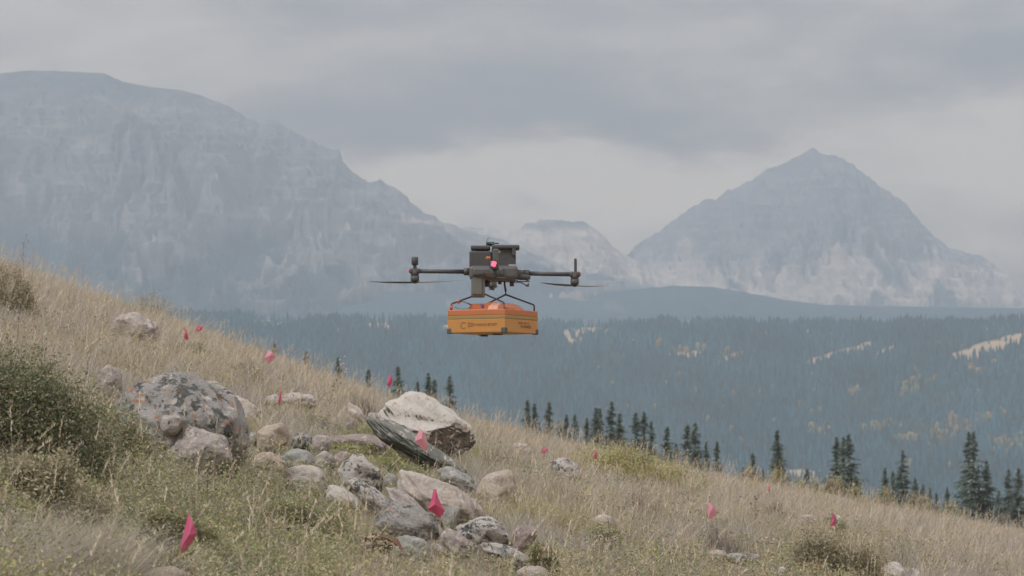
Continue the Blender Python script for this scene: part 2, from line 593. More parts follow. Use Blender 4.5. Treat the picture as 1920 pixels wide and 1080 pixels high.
mountain('mountain', 9300., LEFT, -60., 2100., 11, 230., woods_left, cols=1100, rows=460)
mountain('mountain', 11800., FARR, 0., 900., 12, 60., woods_mid, cols=200, rows=60)
mountain('mountain', 10400., MID, -40., 1500., 13, 110., woods_mid, cols=420, rows=260)
mountain('mountain', 11200., PYR, -30., 1500., 14, 150., woods_pyr, cols=720, rows=420, pw=0.85, gul=(200., 1500.))
mountain('foothills', 7900., FOOT, -140., 2400., 15, 30., woods_foot, cols=500, rows=120, rough_px=2.0)

# ------------------------------------------------------------ far woods on the hill across the valley
def far_woods():
    N = 85000
    Y = 3500 + (5460 - 3500) * RNG.random(N) ** 0.75
    X = (RNG.random(N) - 0.5) * 2 * 0.20 * Y
    Z = ground_z(X, Y)
    px, py = proj(X, Y, Z)
    cm = blobs(px + 8 * vnoise(X / 40, Y / 80, 77), py + 3 * vnoise(X / 32, Y / 66, 78), CLEAR)
    keep = (cm < 0.25) | (RNG.random(N) < 0.09)
    X, Y, Z, px, py = X[keep], Y[keep], Z[keep], px[keep], py[keep]
    N = len(X)
    asp = (blobs(px + 10 * vnoise(X / 30, Y / 60, 71), py, ASPEN) + 0.5 * vnoise(X / 14, Y / 30, 81) > 0.62) & (RNG.random(N) < 0.6)
    asp |= (RNG.random(N) < 0.008) & (px > 1100)
    h = (6 + 10 * RNG.random(N) ** 1.5) * (1 + 0.5 * vnoise(X / 50, Y / 50, 61))
    h = np.where(asp, h * 0.72, h)
    r = h * np.where(asp, 0.30, 0.17) * (0.8 + 0.5 * RNG.random(N))
    K = 5
    ang = np.arange(K) * 2 * np.pi / K
    ca, sa = np.cos(ang), np.sin(ang)
    rings = [(0.02, 1.0), (0.42, 0.78), (0.44, 0.60), (0.74, 0.36)]
    V = np.zeros((N, len(rings) * K + 1, 3))
    rot = RNG.random(N)[:, None] * 6.28
    for i, (zz, rr) in enumerate(rings):
        rr = np.where(asp, [0.6, 1.0, 1.0, 0.85][i], rr)[:, None]
        jit = 0.8 + 0.4 * RNG.random((N, K))
        V[:, i * K:(i + 1) * K, 0] = X[:, None] + np.cos(ang + rot) * r[:, None] * rr * jit
        V[:, i * K:(i + 1) * K, 1] = Y[:, None] + np.sin(ang + rot) * r[:, None] * rr * jit
        V[:, i * K:(i + 1) * K, 2] = Z[:, None] + h[:, None] * zz
    V[:, -1] = np.stack([X, Y, Z + h], -1)
    f = []
    for i in range(len(rings) - 1):
        for k in range(K):
            f.append((i * K + k, i * K + (k + 1) % K, (i + 1) * K + (k + 1) % K, (i + 1) * K + k))
    off = (np.arange(N) * V.shape[1])[:, None, None]
    F4 = (np.array(f)[None] + off).reshape(-1, 4)
    F3 = (np.array([((len(rings) - 1) * K + k, (len(rings) - 1) * K + (k + 1) % K, len(rings) * K) for k in range(K)])[None] + off).reshape(-1, 3)
    c = np.array((0.020, 0.078, 0.105))[None] * (0.5 + 1.1 * RNG.random((N, 1))) * (1 + .9 * fbm(X / 160, Y / 300, 93, 4))[:, None]
    yel = np.array((0.24, 0.20, 0.09))[None] * (0.5 + 0.8 * RNG.random((N, 1)))
    red = RNG.random(N) < 0.12
    yel[red] = np.array((0.26, 0.14, 0.07))
    c = np.where(asp[:, None], yel, c)
    C = np.repeat(c[:, None], V.shape[1], 1).reshape(-1, 3)
    o = mesh_np('distant_forest', V.reshape(-1, 3), [F4, F3], tintmat('distant_foliage', 1.0, 0, 0.0), colors=C)
    tag(o, 'dark conifer forest covering the hill across the valley', 'forest', kind='stuff')


far_woods()

# ------------------------------------------------------------ spruces beyond the crest
NEEDLE = tintmat('spruce_needles', 0.9, 0.35, 0.1)
BARK = plain('spruce_bark', (0.12, 0.09, 0.07), 0.9, nscale=8)


def spruce_meshes(seed, hw):
    """unit height spruce; hw = half width / height"""
    r = np.random.default_rng(seed)
    P, C = [], []
    nb = 250
    t = np.sort(r.random(nb)) ** 0.85
    zz = 0.05 + 0.93 * t
    ln = hw * (1 - t) ** 0.75 * (0.35 + 0.85 * r.random(nb)) * (1 + .25 * np.sin(zz * 37 + seed)) + 0.008
    az = r.random(nb) * 6.283
    for z, L, a, tt_ in zip(zz, ln, az, t):
        nseg = 6
        tone = 0.6 + 0.8 * r.random()
        for s in range(nseg):
            q = (s + 0.6) / nseg
            cx, cy = math.cos(a) * L * q, math.sin(a) * L * q
            cz = z - L * 0.45 * q + L * 0.25 * q * q
            for rep in range(3):
                sz = (0.010 + 0.020 * (1 - tt_)) * (1.1 - 0.45 * q)
                d = np.array([math.cos(a), math.sin(a), -0.35]) + r.normal(0, .5, 3)
                d /= np.linalg.norm(d)
                e = np.cross(d, r.normal(0, 1, 3))
                e /= np.linalg.norm(e)
                c = np.array([cx, cy, cz]) + r.normal(0, .35, 3) * sz
                P += [c - d * sz, c + e * sz * .45, c + d * sz * 1.2, c - e * sz * .45]
                C += [np.array((0.22, 0.27, 0.245)) * tone * (0.75 + .5 * r.random())] * 4
    V = np.array(P)
    F = np.arange(len(V)).reshape(-1, 4)
    crown = mesh_np('crown', V, [F], NEEDLE, colors=np.array(C), link=False)
    mb = MB()
    mb.tube([(0, 0, -0.05), (0.002, 0, 0.3), (0, 0.002, 0.65), (0, 0, 0.97)], [0.016, 0.012, 0.007, 0.002], 7)
    trunk = mb.build('trunk', BARK)
    COL.objects.unlink(trunk)
    return crown.data, trunk.data


SPR = {k: spruce_meshes(50 + i, w) for i, (k, w) in enumerate((('thin', .12), ('mid', .17), ('wide', .23), ('thin2', .135), ('wide2', .20)))}
# (tip x, tip y, kind, distance, label or None)
TREES = [
    (515, 640, 'thin', 330), (575, 655, 'thin', 330), (634, 668, 'thin2', 330),
    (691, 690, 'thin', 330), (746, 684, 'wide2', 300), (783, 712, 'thin', 340), (803, 697, 'thin2', 320), (815, 708, 'thin', 330), (843, 702, 'mid', 320),
    (989, 746, 'thin', 330), (1002, 754, 'thin2', 335), (1029, 751, 'mid', 330), (1049, 786, 'thin', 340), (1062, 775, 'thin2', 335), (1078, 774, 'mid', 330),
    (1100, 782, 'mid', 325), (1118, 762, 'mid', 325), (1124, 763, 'thin2', 330), (1146, 750, 'mid', 330), (1162, 773, 'thin2', 325), (1192, 771, 'mid', 320),
    (1207, 769, 'mid', 325), (1221, 786, 'mid', 320), (1251, 797, 'wide2', 325), (1268, 830, 'mid', 330), (1289, 793, 'wide2', 330), (1303, 790, 'mid', 325),
    (1324, 826, 'thin2', 320), (1344, 825, 'mid', 320), (1393, 872, 'thin', 340), (1411, 847, 'wide2', 340), (1430, 876, 'thin', 345), (1457, 804, 'thin2', 340), (1513, 878, 'mid', 350),
    (1568, 816, 'mid', 345), (1582, 817, 'mid', 350), (1591, 811, 'mid', 345), (1659, 875, 'thin2', 350), (1674, 882, 'thin', 350), (1692, 841, 'wide', 345),
    (1716, 895, 'mid', 355), (1730, 906, 'mid', 360), (1743, 913, 'thin2', 360), (1755, 922, 'thin', 360), (1776, 912, 'mid', 355), (1816, 807, 'mid', 350),
    (1825, 805, 'mid', 345), (1849, 861, 'mid', 350), (1872, 918, 'mid', 355), (1890, 878, 'mid', 350), (1910, 875, 'mid', 350), (1940, 860, 'wide2', 350)]
TL = {746: 'broad dark spruce standing alone just right of a pink flag on the skyline', 1457: 'slender solitary spruce with open sky-blue gap on both sides',
      1568: 'left spruce of the tight dark trio on the right', 1582: 'middle spruce of the tight dark trio on the right', 1591: 'right and tallest spruce of the tight dark trio',
      1692: 'broad ragged spruce between the dark trio and the tallest pair', 1816: 'left stem of the tallest spruce pair near the right edge',
      1825: 'right stem of the tallest spruce pair near the right edge', 1146: 'tallest spruce in the cluster right of the drone payload, behind the green bush',
      843: 'dark spruce rising behind the big white boulder, rightmost there', 1849: 'medium spruce leaning against the tallest pair on its right side'}
ORD = ['first', 'second', 'third', 'fourth', 'fifth', 'sixth', 'seventh', 'eighth', 'ninth', 'tenth', '11th', '12th', '13th', '14th', '15th', '16th', '17th', '18th', '19th', '20th'] + \
      [f'{i}{"st" if i % 10 == 1 else "nd" if i % 10 == 2 else "rd" if i % 10 == 3 else "th"}' for i in range(21, 70)]
rr = random.Random(5)
for i, (tx, ty, kind, Y) in enumerate(TREES):
    Y = Y * (0.97 + 0.06 * rr.random())
    X = (tx - 960) / FPX * Y
    gz = float(ground_z(X, Y))
    ztop = (HZ - ty) * Y / FPX
    h = max(ztop - gz, 2.0)
    big = ' small' if h < 5 else ''
    root = empty('spruce_tree', (X, Y, gz))
    tag(root, TL.get(tx, f'{ORD[i]} spruce from the left along the skyline, dark green and{" short" if h < 6 else ""} pointed'), 'spruce tree', 'spruces standing beyond the grassy crest')
    cd, td = SPR[kind]
    sw = 1.15 + .3 * rr.random()
    if h > 10:
        sw *= 0.85
    for nm, dta in (('crown', cd), ('trunk', td)):
        c = bpy.data.objects.new(nm, dta)
        COL.objects.link(c)
        c.parent = root
        c.scale = (h * sw, h * sw, h)
    root.rotation_euler = (0, 0, rr.random() * 6.28)

# ------------------------------------------------------------ rocks
def rock_mat(name, c1, c2, spots=0.3, dark=(0.105, 0.112, 0.108), orange=0.1, white=0.0, sc_=9.0, topwhite=0.0, orc=(0.42, 0.17, 0.06)):
    m, nt, p = newmat(name)
    tc = nd(nt, 'ShaderNodeTexCoord')
    oi = nd(nt, 'ShaderNodeObjectInfo')
    off = nd(nt, 'ShaderNodeVectorMath', operation='SCALE')
    cmb = nd(nt, 'ShaderNodeCombineXYZ')
    for i in range(3):
        nt.links.new(oi.outputs['Random'], cmb.inputs[i])
    nt.links.new(cmb.outputs[0], off.inputs[0])
    off.inputs['Scale'].default_value = 37.0
    add = nd(nt, 'ShaderNodeVectorMath', operation='ADD')
    nt.links.new(tc.outputs['Object'], add.inputs[0])
    nt.links.new(off.outputs[0], add.inputs[1])
    vec = add.outputs[0]

    def noise(s, det=6., ro=.6, di=0.):
        n = nd(nt, 'ShaderNodeTexNoise', Scale=s, Detail=det, Roughness=ro, Distortion=di)
        nt.links.new(vec, n.inputs['Vector'])
        return n.outputs[0]
    c = mixc(nt, smooth(nt, noise(sc_ * .6), .35, .65), c1, c2)
    fine = noise(sc_ * 9, 6, .7)
    c = mixc(nt, math_node(nt, 'MULTIPLY', smooth(nt, fine, .35, .7), .45), c, tuple(min(1, x * 1.5) for x in c2))
    if white > 0:
        c = mixc(nt, math_node(nt, 'MULTIPLY', smooth(nt, noise(sc_ * 1.6, 7, .7, .5), .60 - white * .2, .66 - white * .2), .85), c, (0.62, 0.58, 0.54))
    th = 0.68 - spots * .3
    sp = smooth(nt, math_node(nt, 'ADD', math_node(nt, 'MULTIPLY', noise(sc_ * 2.6, 8, .72, .4), .6), math_node(nt, 'MULTIPLY', noise(sc_ * .7, 3, .6), .4)), th - .03, th + .02)
    if topwhite > 0:
        ge = nd(nt, 'ShaderNodeNewGeometry')
        s = nd(nt, 'ShaderNodeSeparateXYZ')
        nt.links.new(ge.outputs['Normal'], s.inputs[0])
        up = math_node(nt, 'ADD', s.outputs[2], math_node(nt, 'MULTIPLY', math_node(nt, 'SUBTRACT', noise(sc_ * 1.5, 8, .72, .6), .5), 3.2))
        upf = smooth(nt, up, -.02, .22)
        band = math_node(nt, 'MULTIPLY', smooth(nt, up, -.75, -.2), math_node(nt, 'SUBTRACT', 1.0, upf))
        c = mixc(nt, math_node(nt, 'MULTIPLY', sp, 0.5), c, dark)
        c = mixc(nt, math_node(nt, 'MULTIPLY', band, smooth(nt, noise(sc_ * 1.2, 8, .75, .8), .43, .48)), c, dark)
        c = mixc(nt, math_node(nt, 'MULTIPLY', upf, topwhite), c, (0.60, 0.57, 0.53))
    else:
        c = mixc(nt, sp, c, dark)
    if orange > 0:
        to = 0.70 - orange * .25
        c = mixc(nt, math_node(nt, 'MULTIPLY', smooth(nt, noise(sc_ * 2.0, 6, .7, .5), to - .03, to + .03), .7), c, orc)
    nt.links.new(c, p.inputs['Base Color'])
    p.inputs['Roughness'].default_value = 0.92
    p.inputs['Specular IOR Level'].default_value = 0.2
    b = nd(nt, 'ShaderNodeBump', Strength=0.9, Distance=0.04)
    nt.links.new(noise(sc_ * 2.5, 9, .75), b.inputs['Height'])
    nt.links.new(b.outputs[0], p.inputs['Normal'])
    return m


RM = {
    'grey': rock_mat('rock_grey_lichen', (0.26, 0.25, 0.24), (0.36, 0.345, 0.335), .47, orange=.40, white=.25, sc_=7.0),
    'pale': rock_mat('rock_pale_pink', (0.44, 0.37, 0.32), (0.54, 0.48, 0.43), .06, orange=.12, white=.4, sc_=9),
    'white': rock_mat('rock_white', (0.50, 0.46, 0.42), (0.60, 0.56, 0.52), .10, orange=.05, white=.6, sc_=9),
    'tan': rock_mat('rock_tan', (0.38, 0.315, 0.26), (0.48, 0.41, 0.345), .05, orange=.16, white=.05, sc_=7),
    'mauve': rock_mat('rock_mauve', (0.33, 0.285, 0.27), (0.46, 0.41, 0.39), .24, orange=.3, white=.5, sc_=11),
    'speck': rock_mat('rock_speckled', (0.33, 0.31, 0.29), (0.48, 0.46, 0.43), .45, dark=(0.11, 0.12, 0.12), orange=.22, white=.7, sc_=11),
    'smooth': rock_mat('rock_smooth_grey', (0.27, 0.275, 0.26), (0.36, 0.36, 0.34), .08, orange=.15, white=.1, sc_=6),
    'dark': rock_mat('rock_dark_green', (0.045, 0.055, 0.048), (0.13, 0.14, 0.125), .25, orange=.0, white=.2, sc_=6, topwhite=.22),
    'brown': rock_mat('rock_red_brown', (0.28, 0.23, 0.21), (0.37, 0.315, 0.29), .15, orange=.2, white=.15, sc_=7),
    'capped': rock_mat('rock_white_capped', (0.24, 0.21, 0.19), (0.38, 0.34, 0.31), .35, orange=.35, white=.2, sc_=6, topwhite=1.0),
}


def rock_mesh(name, seed, a, d, b, rot, sub, mat, sharp, rough=1.0):
    r = np.random.default_rng(seed)
    bm = bmesh.new()
    bmesh.ops.create_icosphere(bm, subdivisions=sub, radius=1)
    V = np.array([v.co[:] for v in bm.verts])
    F = np.array([[v.index for v in f.verts] for f in bm.faces])
    bm.free()
    V = V / (np.abs(V) ** 2.2).sum(1, keepdims=True) ** (1 / 2.2)
    for k in range(int(5 + 9 * sharp)):
        n = r.normal(0, 1, 3)
        n /= np.linalg.norm(n)
        dd = 0.70 + 0.28 * r.random()
        over = np.maximum(V @ n - dd, 0)
        V = V - n[None] * over[:, None] * (0.75 + .2 * sharp)
    N = V / np.linalg.norm(V, axis=1, keepdims=True)
    s = seed * 3.7
    dsp = 0.17 * vnoise(V[:, 0] * 1.3 + s, V[:, 2] * 1.3 + V[:, 1] * 1.1, seed) + 0.13 * fbm(V[:, 0] * 3 + s + V[:, 1] * 2.1, V[:, 2] * 3 - V[:, 1] * 1.7, seed + 1, 4, .6)
    dsp += 0.035 * fbm(V[:, 0] * 11 + V[:, 1] * 7, V[:, 2] * 11 - V[:, 1] * 8, seed + 2, 3, .6)
    V = V + N * dsp[:, None] * rough
    lo, hi = V.min(0), V.max(0)
    V = (V - (lo + hi) / 2) / ((hi - lo) / 2)
    V = V * np.array([a, d, b])[None]
    c, s_ = math.cos(rot), math.sin(rot)
    V = np.stack([V[:, 0] * c + V[:, 2] * s_, V[:, 1], -V[:, 0] * s_ + V[:, 2] * c], -1)
    return mesh_np(name, V, [F], mat, smooth_sh=True)


# x0, x1, ytop, ybottom, tilt(deg, clockwise in view), material, sharpness, label
ROCKS = [
    (204, 292, 586, 640, 6, 'mauve', .3, 'pinkish white boulder with rust stains near the top of the slope, upper left'),
    (182, 230, 686, 740, 10, 'mauve', .3, 'small rust-blotched rock half hidden behind the big dark green shrub'),
    (216, 464, 703, 868, 13.5, 'grey', .10, 'large grey boulder with orange and black lichen, biggest on the left'),
    (322, 432, 806, 868, 12, 'mauve', .5, 'pale pink boulder with brown patches at the foot of the big grey boulder'),
    (305, 340, 780, 806, 0, 'mauve', .3, 'small ring-stained stone on the lower face of the big grey boulder'),
    (379, 416, 714, 734, 5, 'mauve', .3, 'small low brownish rock behind the right shoulder of the big grey boulder'),
    (424, 484, 748, 790, 12, 'pale', .5, 'pale tan angular rock just right of the big grey boulder'),
    (428, 452, 742, 758, 0, 'white', .3, 'small white stone on top of the pale tan angular rock'),
    (496, 530, 740, 760, -8, 'white', .3, 'white rock directly behind the thin upright pink flag'),
    (526, 594, 737, 762, 4, 'mauve', .5, 'long low mauve rock right of the thin upright pink flag'),
    (479, 543, 795, 848, -22, 'tan', .7, 'tan beige boulder with a raised right corner, beside the big grey boulder'),
    (462, 485, 811, 832, 0, 'smooth', .2, 'small bluish stone wedged between big grey boulder and tan boulder'),
    (473, 536, 848, 884, 8, 'tan', .3, 'low flat tan rock in grass below the tan boulder'),
    (530, 588, 841, 884, 14, 'smooth', .05, 'smooth rounded light grey cobble in the middle of the pile, left part'),
    (546, 584, 812, 850, 0, 'grey', .6, 'blocky rock crusted with black and white lichen right of the tan boulder'),
    (583, 622, 816, 842, 0, 'mauve', .2, 'rounded greyish rock behind the lichen-crusted blocky rock'),
    (588, 628, 846, 882, 8, 'speck', .3, 'speckled pinkish cobble right of the smooth grey cobble'),
    (624, 661, 848, 880, -8, 'brown', .6, 'small flat red-brown rock right of the speckled pinkish cobble'),
    (532, 614, 873, 922, 8, 'pale', .2, 'broad cream boulder below the smooth grey cobble'),
    (632, 716, 859, 935, 30, 'speck', .5, 'large mottled grey boulder with pale crust in the centre of the pile'),
    (655, 745, 905, 965, 32, 'speck', .5, 'mottled slab sloping down under the large mottled boulder'),
    (714, 744, 888, 915, 15, 'smooth', .2, 'small round grey stone on the right shoulder of the mottled boulder'),
    (612, 676, 913, 957, 24, 'white', .4, 'cream white rock with broken front face left of the mottled slab'),
    (620, 722, 812, 846, 9, 'brown', .4, 'flat mauve-brown slab behind the mossy patch'),
    (640, 670, 779, 816, 0, 'brown', .5, 'upright pinkish brown stone above the flat mauve-brown slab'),
    (645, 690, 755, 790, 35, 'white', .4, 'small white wedge rock left of the big white boulder'),
    (688, 716, 774, 792, 0, 'mauve', .2, 'tiny grey stone touching the left end of the big white boulder'),
    (716, 884, 741, 858, 20, 'capped', .35, 'big white-topped boulder with black lichen band and brown lower face'),
    (698, 880, 806, 884, 27, 'dark', .5, 'long dark green-black slab lying under the big white-topped boulder'),
    (742, 802, 828, 876, 32, 'brown', .6, 'red-brown slab below the long dark slab'),
    (820, 893, 877, 920, 20, 'smooth', .15, 'smooth pale grey-green rock below the lower end of the dark slab'),
    (744, 890, 884, 985, 25, 'pale', .15, 'long pinkish white boulder sloping down behind the lowest centre flag'),
    (850, 905, 938, 985, 20, 'pale', .4, 'pale pink rock continuing the lower end of the long pinkish white boulder'),
    (756, 808, 926, 962, 10, 'smooth', .3, 'grey rock with orange lichen left of the lowest centre flag'),
    (826, 862, 948, 996, 20, 'smooth', .5, 'narrow grey rock just right of the lowest centre flag'),
    (724, 826, 928, 990, 34, 'mauve', .4, 'pink-edged slab lying over the dark grey boulder beneath the flag'),
    (706, 824, 944, 1016, 14, 'grey', .2, 'dark grey-brown rounded boulder low in the pile, beneath the pink-edged slab'),
    (895, 972, 881, 948, 8, 'tan', .5, 'pointed tan rock standing alone in yellow grass right of the pile'),
    (868, 902, 935, 955, 0, 'mauve', .2, 'small mauve stone left of the foot of the pointed tan rock'),
    (856, 958, 967, 1040, 16, 'speck', .25, 'white and black speckled boulder near the lower end of the pile'),
    (948, 1002, 982, 1045, 26, 'brown', .2, 'rounded brown-grey boulder right of the speckled boulder'),
    (905, 1005, 1014, 1064, 20, 'speck', .5, 'grey and white rock at the lowest right end of the pile'),
    (812, 902, 984, 1050, 38, 'mauve', .5, 'narrow pink-grey slab sloping between two boulders low in the pile'),
    (740, 806, 1006, 1046, 12, 'smooth', .2, 'light grey stone directly below the dark grey-brown boulder'),
    (812, 840, 1019, 1040, 30, 'white', .3, 'small white stone below the narrow pink-grey slab'),
    (966, 1030, 1061, 1096, 4, 'pale', .3, 'pinkish white rock at the bottom edge right of the pile'),
    (268, 358, 1062, 1100, 4, 'tan', .2, 'orange-pink rock at the bottom edge below the nearest flag'),
    (1032, 1090, 859, 902, 24, 'speck', .5, 'white and grey rock poking out of grass below two small flags'),
    (957, 996, 831, 852, 4, 'mauve', .3, 'low mauve rock in grass left of the small round-looking flag'),
    (1108, 1150, 965, 984, 0, 'pale', .1, 'flat pale stone among dry grass right of the pile'),
    (1326, 1364, 1031, 1050, 6, 'tan', .3, 'orange-tan rock under the bare twiggy bush'),
    (1358, 1402, 1037, 1054, 0, 'smooth', .2, 'flat grey rock beside the orange-tan rock'),
    (1398, 1426, 1038, 1054, 0, 'white', .3, 'small white rock right of the flat grey rock'),
    (1646, 1698, 1055, 1096, -8, 'white', .5, 'white rock at the bottom edge, right of centre, behind twigs'),
    (1690, 1730, 1066, 1098, 8, 'white', .4, 'second white rock at the bottom edge, just right of the other'),
    (1458, 1475, 1063, 1084, 0, 'white', .4, 'small upright white stone at the bottom of the green shrub'),
    (1550, 1580, 965, 980, 8, 'white', .3, 'white rock directly behind the small far right flag'),
    (1564, 1584, 985, 1003, 0, 'pale', .3, 'small pale rock right below the far right flag'),
    (1492, 1532, 965, 982, 0, 'mauve', .2, 'low mauve-grey rock left of the far right flag'),
]
ROCKINFO = []
for i, (x0, x1, y0, y1, tilt, mt, sharp, lab) in enumerate(ROCKS):
    cx = (x0 + x1) / 2
    X, Y, Z = cast(cx, y1 + 4)
    m_px = Y / FPX
    W, Hh = (x1 - x0) * m_px, (y1 - y0) * m_px
    th = math.radians(tilt)
    # half axes of the tilted ellipse whose bounds are W x H(with a buried part)
    Hb = Hh * (1.25 if abs(tilt) < 14 else 1.08)
    th = math.radians(tilt * (1.0 if abs(tilt) < 14 else 1.25))
    c2, s2 = math.cos(th) ** 2, math.sin(th) ** 2
    A2 = ((W / 2) ** 2 * c2 - (Hb / 2) ** 2 * s2) / max(c2 - s2, .2)
    B2 = ((Hb / 2) ** 2 * c2 - (W / 2) ** 2 * s2) / max(c2 - s2, .2)
    fat = 1.07
    A = fat * math.sqrt(max(A2, (W * .3) ** 2))
    B = fat * math.sqrt(max(B2, (Hb * .28) ** 2))
    D = 0.5 * (A + B) * 0.9
    Yc = Y + D * 0.75
    if i in (3, 4):                 # these two lean on the front of the big boulder
        Yc = ROCKINFO[2][4] - (0.36 if i == 3 else 0.37)
    zt = (HZ - y0) * Yc / FPX
    zb = (HZ - y1) * Yc / FPX
    zc = zt - Hb * (Yc / Y) / 2
    sub = 6 if (x1 - x0) > 110 else 5
    o = rock_mesh('boulder' if (x1 - x0) > 70 else 'rock', 100 + i, A, D, B, th, sub, RM[mt], sharp, 0.85 if (x1 - x0) > 200 else 1.0)
    o.location = ((cx - 960) / FPX * Yc, Yc, zc)
    tag(o, lab, 'rock', 'rocks scattered on the grassy slope')
    ROCKINFO.append((x0, x1, y0, y1, Yc, (cx - 960) / FPX * Yc, max(A, D)))

# ------------------------------------------------------------ marker flags
FLAGM, fnt, fp_ = newmat('pink_vinyl')
fp_.inputs['Base Color'].default_value = (0.80, 0.17, 0.34, 1)
fp_.inputs['Roughness'].default_value = 0.35
_n = nd(fnt, 'ShaderNodeTexNoise', Scale=60.0, Detail=3.0)
_b = nd(fnt, 'ShaderNodeBump', Strength=0.25, Distance=0.01)
fnt.links.new(_n.outputs[0], _b.inputs['Height'])
fnt.links.new(_b.outputs[0], fp_.inputs['Normal'])
_t = nd(fnt, 'ShaderNodeBsdfTranslucent')
_t.inputs[0].default_value = (0.78, 0.18, 0.32, 1)
_mx = nd(fnt, 'ShaderNodeMixShader')
_mx.inputs[0].default_value = 0.4
fnt.links.new(fp_.outputs[0], _mx.inputs[1])
fnt.links.new(_t.outputs[0], _mx.inputs[2])
fnt.links.new(_mx.outputs[0], fnt.nodes['Material Output'].inputs['Surface'])
FLAGP = FLAGM.copy()
FLAGP.name = 'faded_pink_vinyl'
FLAGP.node_tree.nodes['Principled BSDF'].inputs['Base Color'].default_value = (0.86, 0.50, 0.59, 1)
[n_ for n_ in FLAGP.node_tree.nodes if n_.type == 'BSDF_TRANSLUCENT'][0].inputs[0].default_value = (0.9, 0.42, 0.5, 1)
WIRE = plain('flag_wire', (0.30, 0.28, 0.26), 0.4, 0.6)
# polygon in photo pixels (px, py, depth as a fraction of height), wire x, material, label
FLAGS = [
    ([(354, 962, 0), (363, 980, -.1), (370, 1000, .05), (358, 1020, .1), (345, 1037, .05), (337, 1031, 0), (344, 1000, 0)], (356, 1003, -.28), 0, 'largest and nearest deep pink flag in the green shrubs, lower left'),
    ([(813, 917, 0), (818, 917, 0), (822, 935, 0), (833, 957, .1), (828, 971, .15), (815, 964, .1), (802, 955, 0), (809, 937, 0)], (816, 945, -.14), 0, 'kite-shaped pink flag hanging in front of the long pinkish white boulder'),
    ([(787, 803, 0), (793, 807, -.1), (798, 815, 0), (802, 835, .05), (799, 848, .1), (788, 838, .05), (777, 827, 0)], (791, 822, -.15), 1, 'pale pink flag in front of the dark slab and white-topped boulder'),
    ([(504, 656, 0), (511, 661, -.1), (518, 668, 0), (504, 683, .1), (495, 671, 0)], (506, 667, -.12), 1, 'diamond-shaped pale pink flag in upper grass left of centre'),
    ([(729, 705, 0), (734, 704, 0), (736, 712, .1), (731, 727, .2), (725, 722, 0), (727, 714, 0)], (731, 714, -.12), 0, 'pink flag on the skyline beside the solitary broad spruce'),
    ([(525, 732, 0), (528, 732, 0), (527, 746, .1), (524, 760, .2), (521, 758, 0), (523, 745, 0)], (525, 745, -.1), 0, 'thin edge-on pink flag in front of the low white rock'),
    ([(346, 613, 0), (350, 620, 0), (354, 634, .1), (350, 639, .1), (345, 633, 0), (346, 622, 0)], (349, 626, -.1), 0, 'narrow pink flag high on the slope, left of its twin'),
    ([(366, 620, 0), (371, 611, 0), (381, 611, .1), (379, 618, .1), (371, 623, 0)], (373, 616, -.1), 0, 'small folded red-pink flag high on the slope, right of the narrow one'),
    ([(1014, 848, 0), (1018, 842, 0), (1027, 840, .1), (1027, 846, .1), (1020, 851, 0)], (1021, 846, -.1), 0, 'small blown-up pink flag in grass left of the green bush'),
    ([(1113, 845, 0), (1117, 844, 0), (1119, 852, 0), (1120, 860, .1), (1115, 861, .1), (1114, 853, 0)], (1116, 852, -.1), 0, 'small narrow red-pink flag at the left end of the green bush'),
    ([(1326, 942, 0), (1330, 942, 0), (1337, 949, -.1), (1344, 957, 0), (1337, 972, .1), (1327, 972, 0)], (1333, 957, -.12), 1, 'triangular light pink flag above the bare twiggy bush'),
    ([(1560, 960, 0), (1563, 962, 0), (1567, 974, .1), (1566, 984, .1), (1561, 988, 0), (1556, 985, 0), (1561, 974, 0)], (1563, 976, -.1), 0, 'twisted pink flag at the far right in front of a white rock'),
    ([(1440, 912, 0), (1444, 911, 0), (1444, 916, .05), (1443, 922, .1), (1441, 922, 0)], (1442, 916, -.1), 0, 'tiny most distant pink flag near the skyline right of centre'),
]
FLAGBOX = []
